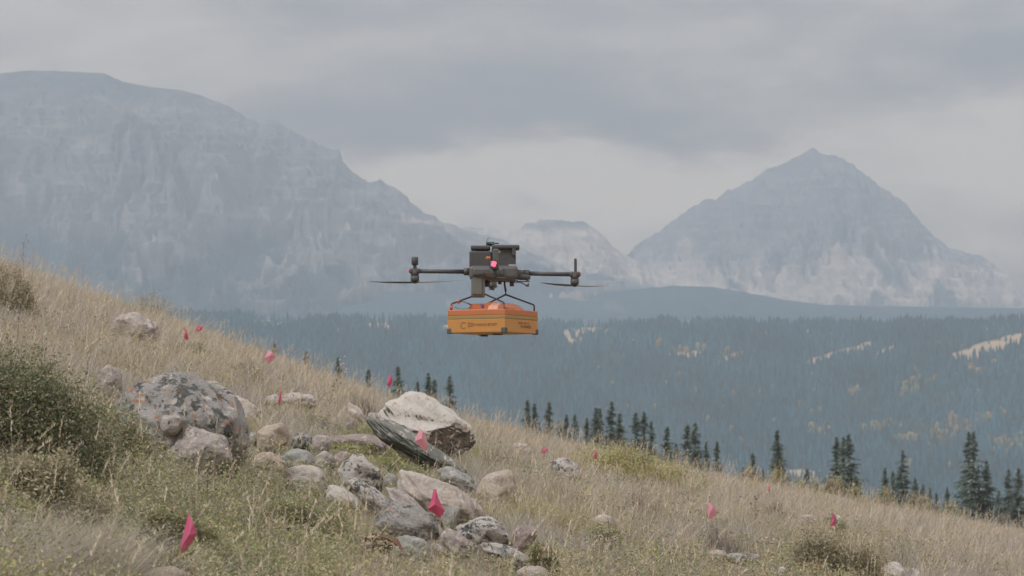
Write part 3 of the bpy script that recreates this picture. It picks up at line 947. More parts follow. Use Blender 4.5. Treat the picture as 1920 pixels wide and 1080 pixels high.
for i, (poly, mid, fade, lab) in enumerate(FLAGS):
    xs_ = [p[0] for p in poly]
    ys_ = [p[1] for p in poly]
    cx, yb, yt = sum(xs_) / len(xs_), max(ys_), min(ys_)
    hgt = yb - yt
    # depth: the ground lies about a third of a metre below the flag
    best = None
    for Yq in np.linspace(11, 62, 900):
        gx = (cx - 960) / FPX * Yq
        gy = HZ - FPX * float(ground_z(gx, Yq)) / Yq
        e = abs(gy - (yb + 0.30 * FPX / Yq))
        if best is None or e < best[0]:
            best = (e, Yq)
    Y = best[1]
    if hgt < 16:
        Y = min(62, max(Y, 50))
    m_px = Y / FPX
    X = (cx - 960) * m_px
    gz = float(ground_z(X, Y))
    root = empty('pin_flag', (X, Y, gz))
    tag(root, lab, 'marker flag', 'pink pin flags marking the slope')
    P = [((x - 960) * m_px - X, (d * hgt) * m_px, (HZ - y) * m_px - gz) for x, y, d in poly]
    Mv = ((mid[0] - 960) * m_px - X, mid[2] * hgt * m_px, (HZ - mid[1]) * m_px - gz)
    bm = bmesh.new()
    vs = [bm.verts.new(p) for p in P]
    vm_ = bm.verts.new(Mv)
    for k in range(len(vs)):
        bm.faces.new((vs[k], vs[(k + 1) % len(vs)], vm_))
    bmesh.ops.subdivide_edges(bm, edges=list(bm.edges), cuts=1, use_grid_fill=True)
    bmesh.ops.recalc_face_normals(bm, faces=list(bm.faces))
    fs = list(bm.faces)
    bmesh.ops.solidify(bm, geom=fs, thickness=0.0008)
    me = bpy.data.meshes.new('flag')
    bm.to_mesh(me)
    bm.free()
    me.materials.append(FLAGP if fade else FLAGM)
    fo = bpy.data.objects.new('flag', me)
    COL.objects.link(fo)
    fo.parent = root
    top = P[min(range(len(P)), key=lambda k: poly[k][1])]
    MB().tube([(top[0] - .02, 0.01, -0.06), (top[0] - 0.008, 0.004, top[2] * .5), (top[0], 0.004, top[2])], 0.0016, 6).build('wire', WIRE, root)
    FLAGBOX.append((min(xs_), max(xs_), yt, yb, Y))

# ------------------------------------------------------------ grass
def obstructs(X, Y, Z, h, margin=0.0):
    """how much a stalk standing here would cover a rock or a flag"""
    bx, by = proj(X, Y, Z)
    _, ty = proj(X, Y, Z + h)
    r = np.zeros(len(X))
    for (x0, x1, y0, y1, Yc, Xc, R) in ROCKINFO:
        inside = (bx > x0 - 3) & (bx < x1 + 3) & (Y < Yc) & (Y > Yc - 7) & (ty < y1 - 0.45 * (y1 - y0)) & (by > y0)
        r = np.maximum(r, inside * 1.0)
    f = np.zeros(len(X))
    for (x0, x1, y0, y1, Yc) in FLAGBOX:
        inside = (bx > x0 - 8) & (bx < x1 + 8) & (Y < Yc + .3) & (ty < y1 + 2) & (by > y0)
        f = np.maximum(f, inside * 1.0)
    return r, f


def blades(X, Y, Z, h, w, lean, ldir, col, segs=(0, .38, .72, 1.0)):
    N = len(X)
    fa = RNG.random(N) * np.pi
    dx, dy = np.cos(fa), np.sin(fa) * .6
    lx, ly = np.cos(ldir) * lean, np.sin(ldir) * lean
    n = len(segs)
    V = np.zeros((N, 2 * (n - 1) + 1, 3))
    for i, s in enumerate(segs):
        cx = X + lx * h * s ** 1.8
        cy = Y + ly * h * s ** 1.8
        cz = Z + h * s * (1 - 0.28 * lean * s)
        ww = w * (1 - s) ** .6 * .5
        if i < n - 1:
            V[:, 2 * i] = np.stack([cx - dx * ww, cy - dy * ww, cz], -1)
            V[:, 2 * i + 1] = np.stack([cx + dx * ww, cy + dy * ww, cz], -1)
        else:
            V[:, 2 * i] = np.stack([cx, cy, cz], -1)
    off = (np.arange(N) * V.shape[1])[:, None, None]
    q = np.array([(2 * i, 2 * i + 1, 2 * i + 3, 2 * i + 2) for i in range(n - 2)])
    t = np.array([(2 * (n - 2), 2 * (n - 2) + 1, 2 * (n - 1))])
    C = np.repeat(col[:, None], V.shape[1], 1)
    return V.reshape(-1, 3), (q[None] + off).reshape(-1, 4), (t[None] + off).reshape(-1, 3), C.reshape(-1, 3)


STRAW = np.array([(0.52, 0.44, 0.33), (0.62, 0.54, 0.42), (0.42, 0.355, 0.26), (0.46, 0.41, 0.27), (0.56, 0.51, 0.45), (0.36, 0.305, 0.25)]) * np.array((1.06, 1.07, 1.10))
GREENS = np.array([(0.13, 0.15, 0.06), (0.20, 0.20, 0.07), (0.10, 0.12, 0.06), (0.27, 0.25, 0.10)])
GRASSM = tintmat('dry_grass_blade', 0.75, 0.3, 0.25)


def region_green(px, py):
    """share of green leafy cover at a ground point (in the photo's frame)"""
    a = sstep(700, 560, px + 0.0 * py) * sstep(850, 960, py) * 0.95
    a = np.maximum(a, sstep(1.0, .6, np.hypot((px - 770) / 180, (py - 850) / 80)) * .85)
    a = np.maximum(a, sstep(900, 1000, px) * sstep(1010, 1090, py - (1700 - px) * 0.03) * sstep(1800, 1500, px) * .85)
    return a


def sample(n, y0, y1, uh=0.155, p=0.5):
    Y = (y0 ** 2 + (y1 ** 2 - y0 ** 2) * RNG.random(n)) ** .5 if p == .5 else y0 + (y1 - y0) * RNG.random(n) ** p
    X = (RNG.random(n) * 2 - 1) * (uh * Y + .3)
    return X, Y, ground_z(X, Y)


def grass_field():
    Vs, Qs, Ts, Cs = [], [], [], []
    off = 0

    def push(X, Y, Z, h, w, lean, ldir, col, segs=(0, .38, .72, 1.0)):
        nonlocal off
        V, q, t, c = blades(X, Y, Z - 0.01, h, w, lean, ldir, col, segs)
        Vs.append(V)
        Qs.append(q + off)
        Ts.append(t + off)
        Cs.append(c)
        off += len(V)
    for (n, y0, y1, hm, w) in ((150000, 10.5, 24, .18, .0030), (190000, 23, 44, .23, .0048), (180000, 43, 84, .24, .0085)):
        X, Y, Z = sample(n, y0, y1)
        px, py = proj(X, Y, Z)
        g = region_green(px, py)
        # clumping
        cl = fbm(X / .45, Y / .6, 41, 3)
        patch = fbm(X / 1.8, Y / 3.0, 44, 3)
        keep = RNG.random(len(X)) < np.clip(0.75 + 1.1 * cl, .08, 1) * (1 - .90 * g)
        X, Y, Z, px, py, g, cl, patch = [a[keep] for a in (X, Y, Z, px, py, g, cl, patch)]
        h = hm * (0.45 + 0.75 * RNG.random(len(X))) * np.clip(1 + 1.3 * cl + .7 * patch, .3, 1.9)
        r, f = obstructs(X, Y, Z, h)
        h = np.where((r > 0) & (RNG.random(len(X)) < .9), h * .28, h)
        r, f = obstructs(X, Y, Z, h)
        keep = ((r < .5) | (RNG.random(len(X)) < .16)) & ((f < .5) | (RNG.random(len(X)) < .05))
        X, Y, Z, h, px, py, g, patch = [a[keep] for a in (X, Y, Z, h, px, py, g, patch)]
        N = len(X)
        col = STRAW[RNG.integers(0, len(STRAW), N)] * (0.72 + .5 * RNG.random((N, 1)))
        gn = GREENS[RNG.integers(0, len(GREENS), N)] * (1.1 + .7 * RNG.random((N, 1)))
        greenish = RNG.random(N) < np.clip(.06 + .5 * sstep(.05, .4, patch) * (Y < 45) + .45 * g + .22 * sstep(1000, 880, px) * sstep(32, 22, Y), 0, .65)
        col = np.where(greenish[:, None], gn * .6 + col * .4, col)
        grey = fbm(X / 1.2, Y / 2.2, 47, 3) > .08
        col = np.where((grey & ~greenish)[:, None], col.mean(1, keepdims=True) * np.array((1.05, .97, .92)), col)
        lean = 0.15 + .95 * RNG.random(N) ** 1.3
        ldir = RNG.normal(0.0, 1.6, N)
        push(X, Y, Z, h, w * (0.7 + .7 * RNG.random(N)), lean, ldir, col)
    # tall flowering stems with seed heads
    for (n, y0, y1, hm) in ((800, 12, 24, .42), (1700, 24, 50, .44), (3000, 46, 74, .46)):
        X, Y, Z = sample(n, y0, y1)
        h = hm * (0.6 + .7 * RNG.random(n))
        r, f = obstructs(X, Y, Z, h)
        px, py = proj(X, Y, Z)
        keep = ((r < .5) | (RNG.random(n) < .15)) & (f < .5)
        X, Y, Z, h = [a[keep] for a in (X, Y, Z, h)]
        N = len(X)
        lean = .05 + .6 * RNG.random(N) ** 1.4
        ld = RNG.normal(0.1, 1.2, N)
        col = STRAW[RNG.integers(0, 3, N)] * (0.85 + .3 * RNG.random((N, 1)))
        push(X, Y, Z, h, np.full(N, .0026) * (1 + (Y > 48) * .8), lean, ld, col)
        # the heads: slim spindles of spikelets on the end
        for rep in range(12):
            s = 0.80 + .235 * rep / 12
            cx = X + np.cos(ld) * lean * h * s ** 1.8
            cy = Y + np.sin(ld) * lean * h * s ** 1.8
            cz = Z + h * s * (1 - .28 * lean * s)
            push(cx, cy, cz + .01, np.full(N, .022), np.full(N, .0065), .3 + .5 * RNG.random(N), RNG.random(N) * 6.28, col * 1.12, (0, .5, 1.0))
    o = mesh_np('dry_grass', np.concatenate(Vs), [np.concatenate(Qs), np.concatenate(Ts)], GRASSM, colors=np.concatenate(Cs))
    tag(o, 'dry tawny grass covering the hillside', 'grass', kind='stuff')


grass_field()

# ------------------------------------------------------------ shrubs
LEAFM = tintmat('shrub_leaf', 0.7, 0.25, 0.3)
TWIGM = tintmat('twig', 0.9, 0.0, 0.2)


def leaves(P, size, col, r, flat=.6):
    N = len(P)
    a = r.normal(0, 1, (N, 3))
    a /= np.linalg.norm(a, axis=1, keepdims=True)
    b = np.cross(a, r.normal(0, 1, (N, 3)))
    b /= np.linalg.norm(b, axis=1, keepdims=True)
    s = size[:, None]
    V = np.stack([P - a * s, P + b * s * .42, P + a * s, P - b * s * .42], 1)
    return V.reshape(-1, 3), np.arange(4 * N).reshape(-1, 4), np.repeat(col[:, None], 4, 1).reshape(-1, 3)


def twigs(r, bases, tips, rad, col, seg=5, wob=.12):
    """three-sided tapered curved twigs"""
    N = len(bases)
    V = np.zeros((N, (seg + 1) * 3, 3))
    L = np.linalg.norm(tips - bases, axis=1, keepdims=True)
    b1, b2 = r.normal(0, wob, (N, 3)) * L, r.normal(0, wob, (N, 3)) * L
    for i in range(seg + 1):
        t = i / seg
        c = bases * (1 - t) + tips * t + b1 * math.sin(math.pi * t) + b2 * math.sin(2 * math.pi * t) * .5
        rr_ = rad * (1 - .75 * t)
        for k in range(3):
            a = k * 2.094
            V[:, i * 3 + k] = c + np.stack([np.cos(a) * rr_, np.sin(a) * rr_, np.sin(a + 1) * rr_ * .5], -1)
    f = [(i * 3 + k, i * 3 + (k + 1) % 3, (i + 1) * 3 + (k + 1) % 3, (i + 1) * 3 + k) for i in range(seg) for k in range(3)]
    off = (np.arange(N) * V.shape[1])[:, None, None]
    return V.reshape(-1, 3), (np.array(f)[None] + off).reshape(-1, 4), np.repeat(col[:, None], V.shape[1], 1).reshape(-1, 3)


PAL = {
    'dark': np.array([(0.10, 0.12, 0.065), (0.14, 0.15, 0.07), (0.075, 0.095, 0.06), (0.19, 0.155, 0.10), (0.17, 0.17, 0.10)]),
    'mid': np.array([(0.16, 0.18, 0.075), (0.22, 0.215, 0.095), (0.12, 0.145, 0.07), (0.27, 0.20, 0.13), (0.24, 0.235, 0.13)]),
    'yellow': np.array([(0.25, 0.255, 0.09), (0.31, 0.29, 0.10), (0.19, 0.20, 0.08), (0.36, 0.27, 0.13), (0.24, 0.25, 0.10)]),
    'olive': np.array([(0.20, 0.19, 0.11), (0.26, 0.23, 0.14), (0.16, 0.16, 0.09), (0.30, 0.24, 0.17)]),
    'moss': np.array([(0.20, 0.21, 0.06), (0.26, 0.26, 0.08), (0.15, 0.17, 0.06), (0.12, 0.14, 0.06)]),
}
PAL = {k: v * (1.75 if k == 'dark' else 1.5) + 0.045 for k, v in PAL.items()}


def shrub(name, x0, x1, y0, y1, pal, nleaf, lsize, seed, lab, cat='shrub', ntwig=90, depthf=.5, dist=None, group=None, twcol=(0.16, 0.13, 0.11), clump=26):
    cx = (x0 + x1) / 2
    if dist is None:
        X, Y, Z = cast(cx, y1)
    else:
        Y = dist
        X = (cx - 960) / FPX * Y
        Z = float(ground_z(X, Y))
    m_px = Y / FPX
    W, H = (x1 - x0) * m_px / 2, (HZ - y0) * m_px - Z
    H = max(H, .1)
    D = W * depthf
    r = np.random.default_rng(seed)
    root = empty(name, (X, Y, Z))
    tag(root, lab, cat, group)
    # leaf clumps through a dome
    th = r.random(clump) * 6.28
    rr_ = np.sqrt(r.random(clump)) * .88
    cxx, cyy = np.cos(th) * rr_, np.sin(th) * rr_
    ztop = np.sqrt(np.clip(1 - rr_ ** 2, 0, 1))
    czz = ztop * (0.15 + .75 * r.random(clump) ** .8)
    slope = -0.262
    cen = np.stack([cxx * W, cyy * D, czz * H + cxx * W * slope * .9], -1)
    k = r.integers(0, clump, nleaf)
    P = cen[k] + r.normal(0, 1, (nleaf, 3)) * np.array([W * .13, D * .16, H * .13])
    P[:, 2] = np.maximum(P[:, 2], P[:, 0] * slope + .01)
    pc = PAL[pal][r.integers(0, len(PAL[pal]), nleaf)] * (0.7 + .5 * r.random((nleaf, 1))) * (0.8 + .4 * r.random(clump))[k][:, None]
    pale = r.random(nleaf) < .03
    pc = np.where(pale[:, None], np.array((.5, .45, .42)), pc)
    V, F, C = leaves(P, lsize * (0.6 + .8 * r.random(nleaf)), pc, r)
    if nleaf:
        mesh_np('foliage', V, [F], LEAFM, root, colors=C)
    if ntwig:
        b = np.stack([r.normal(0, W * .25, ntwig), r.normal(0, D * .2, ntwig), np.zeros(ntwig)], -1)
        b[:, 2] = b[:, 0] * slope - .02
        kk = r.integers(0, clump, ntwig)
        tp = cen[kk] * np.array([1.1, 1.1, 1.12]) + r.normal(0, 1, (ntwig, 3)) * np.array([W * .14, D * .14, H * .16])
        tc_ = np.array(twcol)[None] * (0.7 + .6 * r.random((ntwig, 1)))
        V, F, C = twigs(r, b, tp, (0.0022 + .002 * r.random(ntwig)) * max(1, Y / 30), tc_)
        mesh_np('stems', V, [F], TWIGM, root, colors=C)
    return root


G = 'shrubs growing among the grass'
shrub('shrub', -170, 226, 646, 880, 'dark', 32000, .0105, 1, 'large dark green shrub at the left edge in front of the grey boulder', group=G, ntwig=220, clump=95, depthf=.35)
shrub('shrub', -30, 210, 850, 985, 'olive', 14000, .010, 2, 'broad olive green low bush in front of the large dark shrub, left edge', group=G, ntwig=60)
shrub('shrub', 110, 300, 745, 870, 'mid', 9000, .0095, 18, 'lower greyish green shrub joining the large dark one to the grey boulder', group=G, ntwig=110, clump=50)
shrub('shrub', 1062, 1330, 838, 915, 'yellow', 15000, .016, 3, 'wide yellow-green bush under the spruces right of centre', group=G, ntwig=110, clump=50)
shrub('shrub', 1480, 1665, 985, 1110, 'olive', 12000, .012, 4, 'olive shrub with grey twigs near the bottom, under the far right flag', group=G, ntwig=150, clump=40)
shrub('shrub', 1535, 1592, 966, 1010, 'mid', 2600, .013, 5, 'small green bush around the white rock and far right flag', group=G, ntwig=40)
shrub('shrub', -30, 70, 500, 610, 'olive', 6500, .012, 6, 'brownish olive bush on the slope crest at the left edge', group=G, ntwig=70)
shrub('shrub', 240, 330, 546, 570, 'olive', 2200, .014, 7, 'low olive bush on the crest above the pinkish upper left boulder', group=G, ntwig=30)
shrub('bare_shrub', 1290, 1428, 972, 1048, 'olive', 500, .009, 8, 'bare grey twiggy bush below the triangular light pink flag', group=G, ntwig=260, twcol=(0.26, 0.23, 0.215))
shrub('bare_shrub', 1600, 1720, 1000, 1090, 'olive', 300, .009, 9, 'bare branching twigs in front of the white rocks at the bottom right', group=G, ntwig=120, twcol=(0.24, 0.22, 0.21))
shrub('shrub', 1090, 1180, 985, 1060, 'mid', 3800, .011, 10, 'scrubby grey-green bush in grass below the flat pale stone', group=G, ntwig=110)
shrub('shrub', 880, 1010, 855, 900, 'olive', 2600, .011, 11, 'brownish scrub tuft above the pointed tan rock', group=G, ntwig=120)
shrub('shrub', 560, 640, 775, 820, 'olive', 2400, .010, 12, 'grey-brown scrub behind the rocks left of the mossy patch', group=G, ntwig=110, twcol=(.22, .20, .19))
shrub('shrub', 330, 405, 640, 668, 'mid', 1500, .013, 13, 'low green tuft on the slope below the twin small flags', group=G, ntwig=20)
shrub('shrub', 380, 450, 722, 768, 'moss', 2600, .010, 14, 'green moss-like tuft behind the right shoulder of the grey boulder', group=G, ntwig=10)
shrub('shrub', 985, 1060, 1020, 1100, 'mid', 3600, .010, 15, 'dark branching weed bush at the bottom right of the rock pile', group=G, ntwig=60)
shrub('shrub', 460, 690, 935, 1020, 'mid', 9000, .010, 16, 'grassy green bush in front of the cream boulder', group=G, ntwig=70, clump=40)
shrub('shrub', 240, 450, 960, 1075, 'mid', 12000, .010, 17, 'dark green shrub right behind and around the nearest flag', group=G, ntwig=50, clump=40, depthf=.4)
TW = (0.27, 0.235, 0.22)
shrub('bare_shrub', 640, 735, 735, 790, 'olive', 700, .010, 21, 'grey-brown dry scrub left of the small white wedge rock', group=G, ntwig=220, twcol=TW)
shrub('bare_shrub', 900, 1010, 842, 895, 'olive', 1200, .010, 22, 'dry brown scrub patch between the white-topped boulder and pointed tan rock', group=G, ntwig=260, twcol=TW)
shrub('bare_shrub', 1010, 1110, 905, 960, 'olive', 900, .010, 23, 'dry greyish scrub below the white and grey rock with two small flags above', group=G, ntwig=240, twcol=TW)
shrub('bare_shrub', 1150, 1290, 925, 985, 'olive', 1100, .011, 24, 'reddish grey dry scrub in the grass left of the triangular flag', group=G, ntwig=260, twcol=(.30, .22, .20))
shrub('bare_shrub', 420, 520, 678, 722, 'olive', 900, .011, 25, 'dry grey scrub on the slope left of the diamond-shaped flag', group=G, ntwig=220, twcol=TW)
shrub('bare_shrub', 1420, 1500, 940, 990, 'olive', 800, .011, 26, 'brown dry scrub beneath the tiny most distant flag', group=G, ntwig=180, twcol=TW)
shrub('shrub', 650, 735, 800, 835, 'moss', 4200, .009, 27, 'bright moss-green cushion left of the long dark slab', group=G, ntwig=8, clump=40)
shrub('shrub', 700, 800, 858, 900, 'moss', 4200, .009, 28, 'moss-green cushion below the red-brown slab', group=G, ntwig=8, clump=40)
BG = 'leafy bushes along the right-hand crest'
for i, (x0, x1, y0, pal, lab, dd) in enumerate((
        (1385, 1430, 880, 'yellow', 'low yellow-green bush on the crest left of the slender solitary spruce', 150), (1436, 1480, 878, 'mid', 'rounded green bush at the foot of the slender solitary spruce', 150),
        (1480, 1545, 893, 'mid', 'green bush on the crest left of the tight dark trio', 155), (1540, 1600, 896, 'yellow', 'yellow-green bush in front of the tight dark trio', 155),
        (1586, 1622, 902, 'yellow', 'orange-tinged bush right of the tight dark trio', 150), (1620, 1690, 914, 'mid', 'wide green bush on the crest before the broad ragged spruce', 160),
        (1690, 1760, 926, 'yellow', 'light green bush right of the broad ragged spruce', 165), (1750, 1820, 936, 'mid', 'green bush below the left side of the tallest pair', 165))):
    shrub('leafy_bush', x0, x1, y0, y0 + 40, 'mid' if i % 3 else 'olive', 6500, .055, 40 + i, lab, 'bush', ntwig=14, dist=dd, group=BG, clump=34)


def low_cover():
    """knee-low leafy cover: cinquefoil, juniper, kinnikinnick, moss"""
    r = np.random.default_rng(77)
    X, Y, Z = [np.concatenate(q_) for q_ in zip(sample(430000, 10.5, 21, .155), sample(400000, 21, 46, .155))]
    n = len(X)
    px, py = proj(X, Y, Z)
    g = region_green(px, py)
    cl = fbm(X / .30, Y / .38, 51, 3)
    patch = fbm(X / 1.0, Y / 1.6, 54, 3)
    dens = np.clip(g * 1.15 + .30 * sstep(.02, .3, patch) * (Y < 46), 0, 1) * np.clip(.7 + 1.3 * cl, .1, 1) * np.clip(28 / Y, .55, 1)
    keep = r.random(n) < dens
    X, Y, Z, px, py, cl, patch = [a[keep] for a in (X, Y, Z, px, py, cl, patch)]
    hh = (0.09 + .30 * np.clip(.6 * cl + .7 * patch + .30, 0, 1))
    mossy = np.hypot((px - 765) / 185, (py - 850) / 85) + .5 * patch < 1
    hh = np.where(mossy, hh * .4, hh)
    t = r.random(len(X)) ** .55
    h = hh * t
    ra, f = obstructs(X, Y, Z, h)
    keep = (ra < .5) & (f < .5)
    X, Y, Z, h, cl, patch, t, mossy = [a[keep] for a in (X, Y, Z, h, cl, patch, t, mossy)]
    N = len(X)
    tone = fbm(X / .5, Y / .7, 59, 3)
    a = PAL['mid'][r.integers(0, 5, N)]
    b = PAL['yellow'][r.integers(0, 5, N)]
    c = PAL['dark'][r.integers(0, 5, N)]
    d = PAL['olive'][r.integers(0, 4, N)] * 1.15
    m = PAL['moss'][r.integers(0, 4, N)]
    q = r.normal(0, .18, N) + tone
    col = np.where((q > .30)[:, None], b, np.where((q < -.28)[:, None], c, np.where((patch + r.normal(0, .2, N) > .22)[:, None], d, a)))
    col = np.where(mossy[:, None], m, col) * (0.75 + .5 * r.random((N, 1)))
    dry = r.random(N) < .08 + .4 * sstep(.1, .4, fbm(X / .35, Y / .5, 66, 3))
    col = np.where(dry[:, None], np.array((0.34, 0.275, 0.235))[None] * (0.7 + .6 * r.random((N, 1))), col)
    wh = r.random(N) < .012
    col[wh] = (0.55, 0.50, 0.48)
    P = np.stack([X, Y, Z + h], -1) + r.normal(0, .008, (N, 3))
    V, F, C = leaves(P, (0.0064 + .005 * r.random(N)) * np.clip(Y / 18, 1, 2.3), col, r)
    o = mesh_np('low_shrub_cover', V, [F], LEAFM, colors=C)
    tag(o, 'mat of low green and brown shrublets covering the lower left slope', 'ground cover', kind='stuff')
    # dead twigs and litter
    n = 9000
    X, Y, Z = sample(n, 11, 44)
    px, py = proj(X, Y, Z)
    L = .06 + .16 * r.random(n)
    ra, f = obstructs(X, Y, Z, L)
    keep = (ra < .5) & (f < .5) & (r.random(n) < .3 + .7 * region_green(px, py))
    X, Y, Z, L = [a[keep] for a in (X, Y, Z, L)]
    N = len(X)
    b = np.stack([X, Y, Z + .02 + .08 * r.random(N)], -1)
    tp = b + np.stack([r.normal(0, 1, N), r.normal(0, .6, N), .5 + .6 * r.random(N)], -1) * L[:, None]
    cc = np.array([(0.30, 0.27, 0.25), (0.20, 0.16, 0.13), (0.42, 0.38, 0.35), (0.14, 0.11, 0.09)])[r.integers(0, 4, N)]
    V, F, C = twigs(r, b, tp, .0012 + .0016 * r.random(N), cc, 4, .15)
    o = mesh_np('dead_twigs', V, [F], TWIGM, colors=C)
    tag(o, 'dead grey and brown twigs scattered through the slope vegetation', 'twigs', kind='stuff')


low_cover()


def tussock(name, px, py, n, length, spread, cols, seed, lab, dirm=0.0):
    X, Y, Z = cast(px, py, 9, 60)
    r = np.random.default_rng(seed)
    root_x = r.normal(0, spread, n)
    root_y = r.normal(0, spread * .6, n)
    h = length * (0.4 + .7 * r.random(n))
    lean = .3 + .9 * r.random(n)
    ld = np.where(r.random(n) < .65, r.normal(dirm, .6, n), r.random(n) * 6.28)
    col = np.array(cols)[r.integers(0, len(cols), n)] * (0.8 + .4 * r.random((n, 1)))
    V, q, t, C = blades(root_x, root_y, root_x * -.262 - .02, h, np.full(n, .0032), lean, ld, col, (0, .2, .4, .6, .8, 1.0))
    o = mesh_np(name, V, [q, t], GRASSM, colors=C)
    o.location = (X, Y, Z)
    tag(o, lab, 'grass tuft', 'grass tussocks')


PALEG = [(0.50, 0.46, 0.42), (0.58, 0.54, 0.50), (0.42, 0.38, 0.33), (0.50, 0.43, 0.30)]
YELG = [(0.42, 0.38, 0.17), (0.36, 0.34, 0.14), (0.50, 0.44, 0.24)]
tussock('grass_tussock', 130, 1125, 2600, .42, .17, PALEG, 1, 'pale bleached grass tussock with long arching blades, bottom left corner')
tussock('grass_tussock', 30, 1120, 1300, .30, .12, PALEG, 2, 'small pale grass tussock at the very left of the bottom edge')
tussock('grass_tussock', 985, 985, 900, .26, .13, YELG, 3, 'yellow-green grass tuft between pointed tan rock and brown-grey boulder')
tussock('grass_tussock', 1060, 1000, 900, .24, .16, YELG + PALEG[:1], 4, 'yellowish grass tuft right of the lower rock pile')
tussock('grass_tussock', 620, 985, 500, .16, .10, YELG, 5, 'short yellow-green grass tuft in front of the cream white broken rock')
tussock('grass_tussock', 455, 815, 600, .20, .10, YELG + PALEG[:1], 6, 'pale yellow grass tuft between the grey boulder and the tan angular rock')


def stalk(px, ytop, ybot, seed, lab, head, hc, Y=None):
    X, Y, Z = cast(px, ybot)
    m_px = Y / FPX
    H = (HZ - ytop) * m_px - Z
    r = random.Random(seed)
    root = empty('dried_flower_stalk', (X, Y, Z))
    tag(root, lab, 'dried plant', 'tall dried flower stalks')
    mb = MB()
    w = .06 * H
    pts = [(0, 0, -.03), (w * r.uniform(-1, 1), 0, H * .4), (w * r.uniform(-1, 1), 0, H * .75), (0.01, 0, H)]
    mb.tube(pts, [.004, .003, .0025, .0018], 6)
    ends = [pts[-1]]
    for k in range(5):
        t = r.uniform(.35, .9)
        e = (r.uniform(-.06, .06), r.uniform(-.04, .04), H * t + r.uniform(.04, .09))
        mb.tube([(0, 0, H * t), (e[0] * .7, e[1] * .6, H * t + .02), e], [.002, .0018, .0014], 5)
        ends.append(e)
    mb.build('stem', plain('dried_stem_%d' % seed, (0.22, 0.16, 0.12), .9), root)
    mh = plain('dried_head_%d' % seed, hc, .9)
    for e in ends:
        b = bmesh.new()
        bmesh.ops.create_icosphere(b, subdivisions=2, radius=head)
        for v in b.verts:
            v.co = v.co * r.uniform(.75, 1.2)
            v.co.z *= .8
        b.transform(Matrix.Translation(e))
        q = MB()
        q._merge(b)
        q.build('seed_head', mh, root)


stalk(645, 668, 770, 1, 'tall dried stalk with pale round seed heads on the skyline left of the white-topped boulder', .013, (0.6, 0.58, 0.52))
stalk(630, 712, 775, 2, 'shorter dark brown dried stalk beside the tall pale-headed one', .012, (0.16, 0.10, 0.08))
stalk(1416, 935, 1020, 3, 'thin dark branching dried stalk in grass right of the triangular flag', .010, (0.12, 0.09, 0.07))
stalk(48, 440, 560, 4, 'tall reddish dried stalk on the skyline at the far left', .010, (0.35, 0.22, 0.15))
stalk(387, 880, 990, 5, 'bare dark stalk rising just above the nearest flag', .007, (0.14, 0.11, 0.09))


def dead_leaf_plant():
    X, Y, Z = cast(706, 1085)
    r = np.random.default_rng(9)
    root = empty('withered_plant', (X, Y, Z))
    tag(root, 'withered reddish brown leafy plant at the bottom edge in front of the rock pile', 'dried plant')
    for k in range(30):
        a = r.random() * 6.28
        L = .05 + .08 * r.random()
        bx, by, bz = r.normal(0, .035), r.normal(0, .03), .02 + .20 * r.random()
        n, mcol = 9, 5
        P = []
        for i in range(n):
            t = i / (n - 1)
            w = L * .34 * math.sin(math.pi * min(1, t * .92 + .06))
            for j in range(mcol):
                s = j / (mcol - 1) * 2 - 1
                curl = .5 * w * s * s
                P.append((bx + math.cos(a) * L * t - math.sin(a) * w * s, by + math.sin(a) * L * t + math.cos(a) * w * s, bz + curl + L * .5 * t - L * .9 * t * t + r.normal(0, .0015)))
        P = np.array(P)
        i = np.arange(n * mcol).reshape(n, mcol)
        F = np.stack([i[:-1, :-1], i[:-1, 1:], i[1:, 1:], i[1:, :-1]], -1).reshape(-1, 4)
        c = np.array([(0.20, 0.10, 0.075), (0.38, 0.29, 0.23), (0.50, 0.42, 0.36), (0.17, 0.08, 0.06)][r.integers(0, 4)])
        cols = c[None] * (0.8 + .4 * r.random((len(P), 1)))
        mesh_np('leaf', P, [F], LEAFM, root, colors=cols, smooth_sh=True)
    MB().tube([(0, 0, -.04), (.01, 0, .06), (-.01, .01, .16)], [.007, .005, .003], 7).build('stem', plain('withered_stem', (0.18, 0.09, 0.06), .9), root)


dead_leaf_plant()

# ------------------------------------------------------------ the drone
DY = 20.0
S = DY / FPX
DX, DZ = (928 - 960) * S, (HZ - 510) * S


def cu(cx):
    return (cx - 951) / 4.17 * S


def cw(cy):
    return (375 - cy) / 4.17 * S


BODY = plain('drone_dark_plastic', (0.076, 0.077, 0.082), 0.55, nscale=50, namp=.15)
BODY2 = plain('drone_grey_plastic', (0.115, 0.116, 0.122), 0.5, nscale=40, namp=.15)
CARB = plain('carbon_tube', (0.080, 0.081, 0.086), 0.45, nscale=80, namp=.2)
PODM = plain('payload_grey', (0.17, 0.168, 0.162), 0.55, nscale=60, namp=.2)
LABM = plain('pale_sticker', (0.42, 0.42, 0.40), 0.5)
REDL = plain('red_lamp', (0.6, 0.05, 0.08), 0.3, emit=(1.0, 0.12, 0.22), es=1.6)
REDS = plain('red_arm_lamp', (0.6, 0.05, 0.06), 0.3, emit=(1.0, 0.12, 0.12), es=.35)
ORNG = plain('orange_band', (0.50, 0.16, 0.05), 0.5)
TEAL = plain('teal_mark', (0.03, 0.30, 0.22), 0.4)
PROP = plain('propeller_grey', (0.09, 0.09, 0.095), 0.4, nscale=10, namp=.1)

drone = empty('quadcopter_drone', (DX, DY, DZ), (math.radians(-2.0), 0, 0))
tag(drone, 'dark grey four-armed survey drone with a bright red light, hovering above the slope', 'drone')
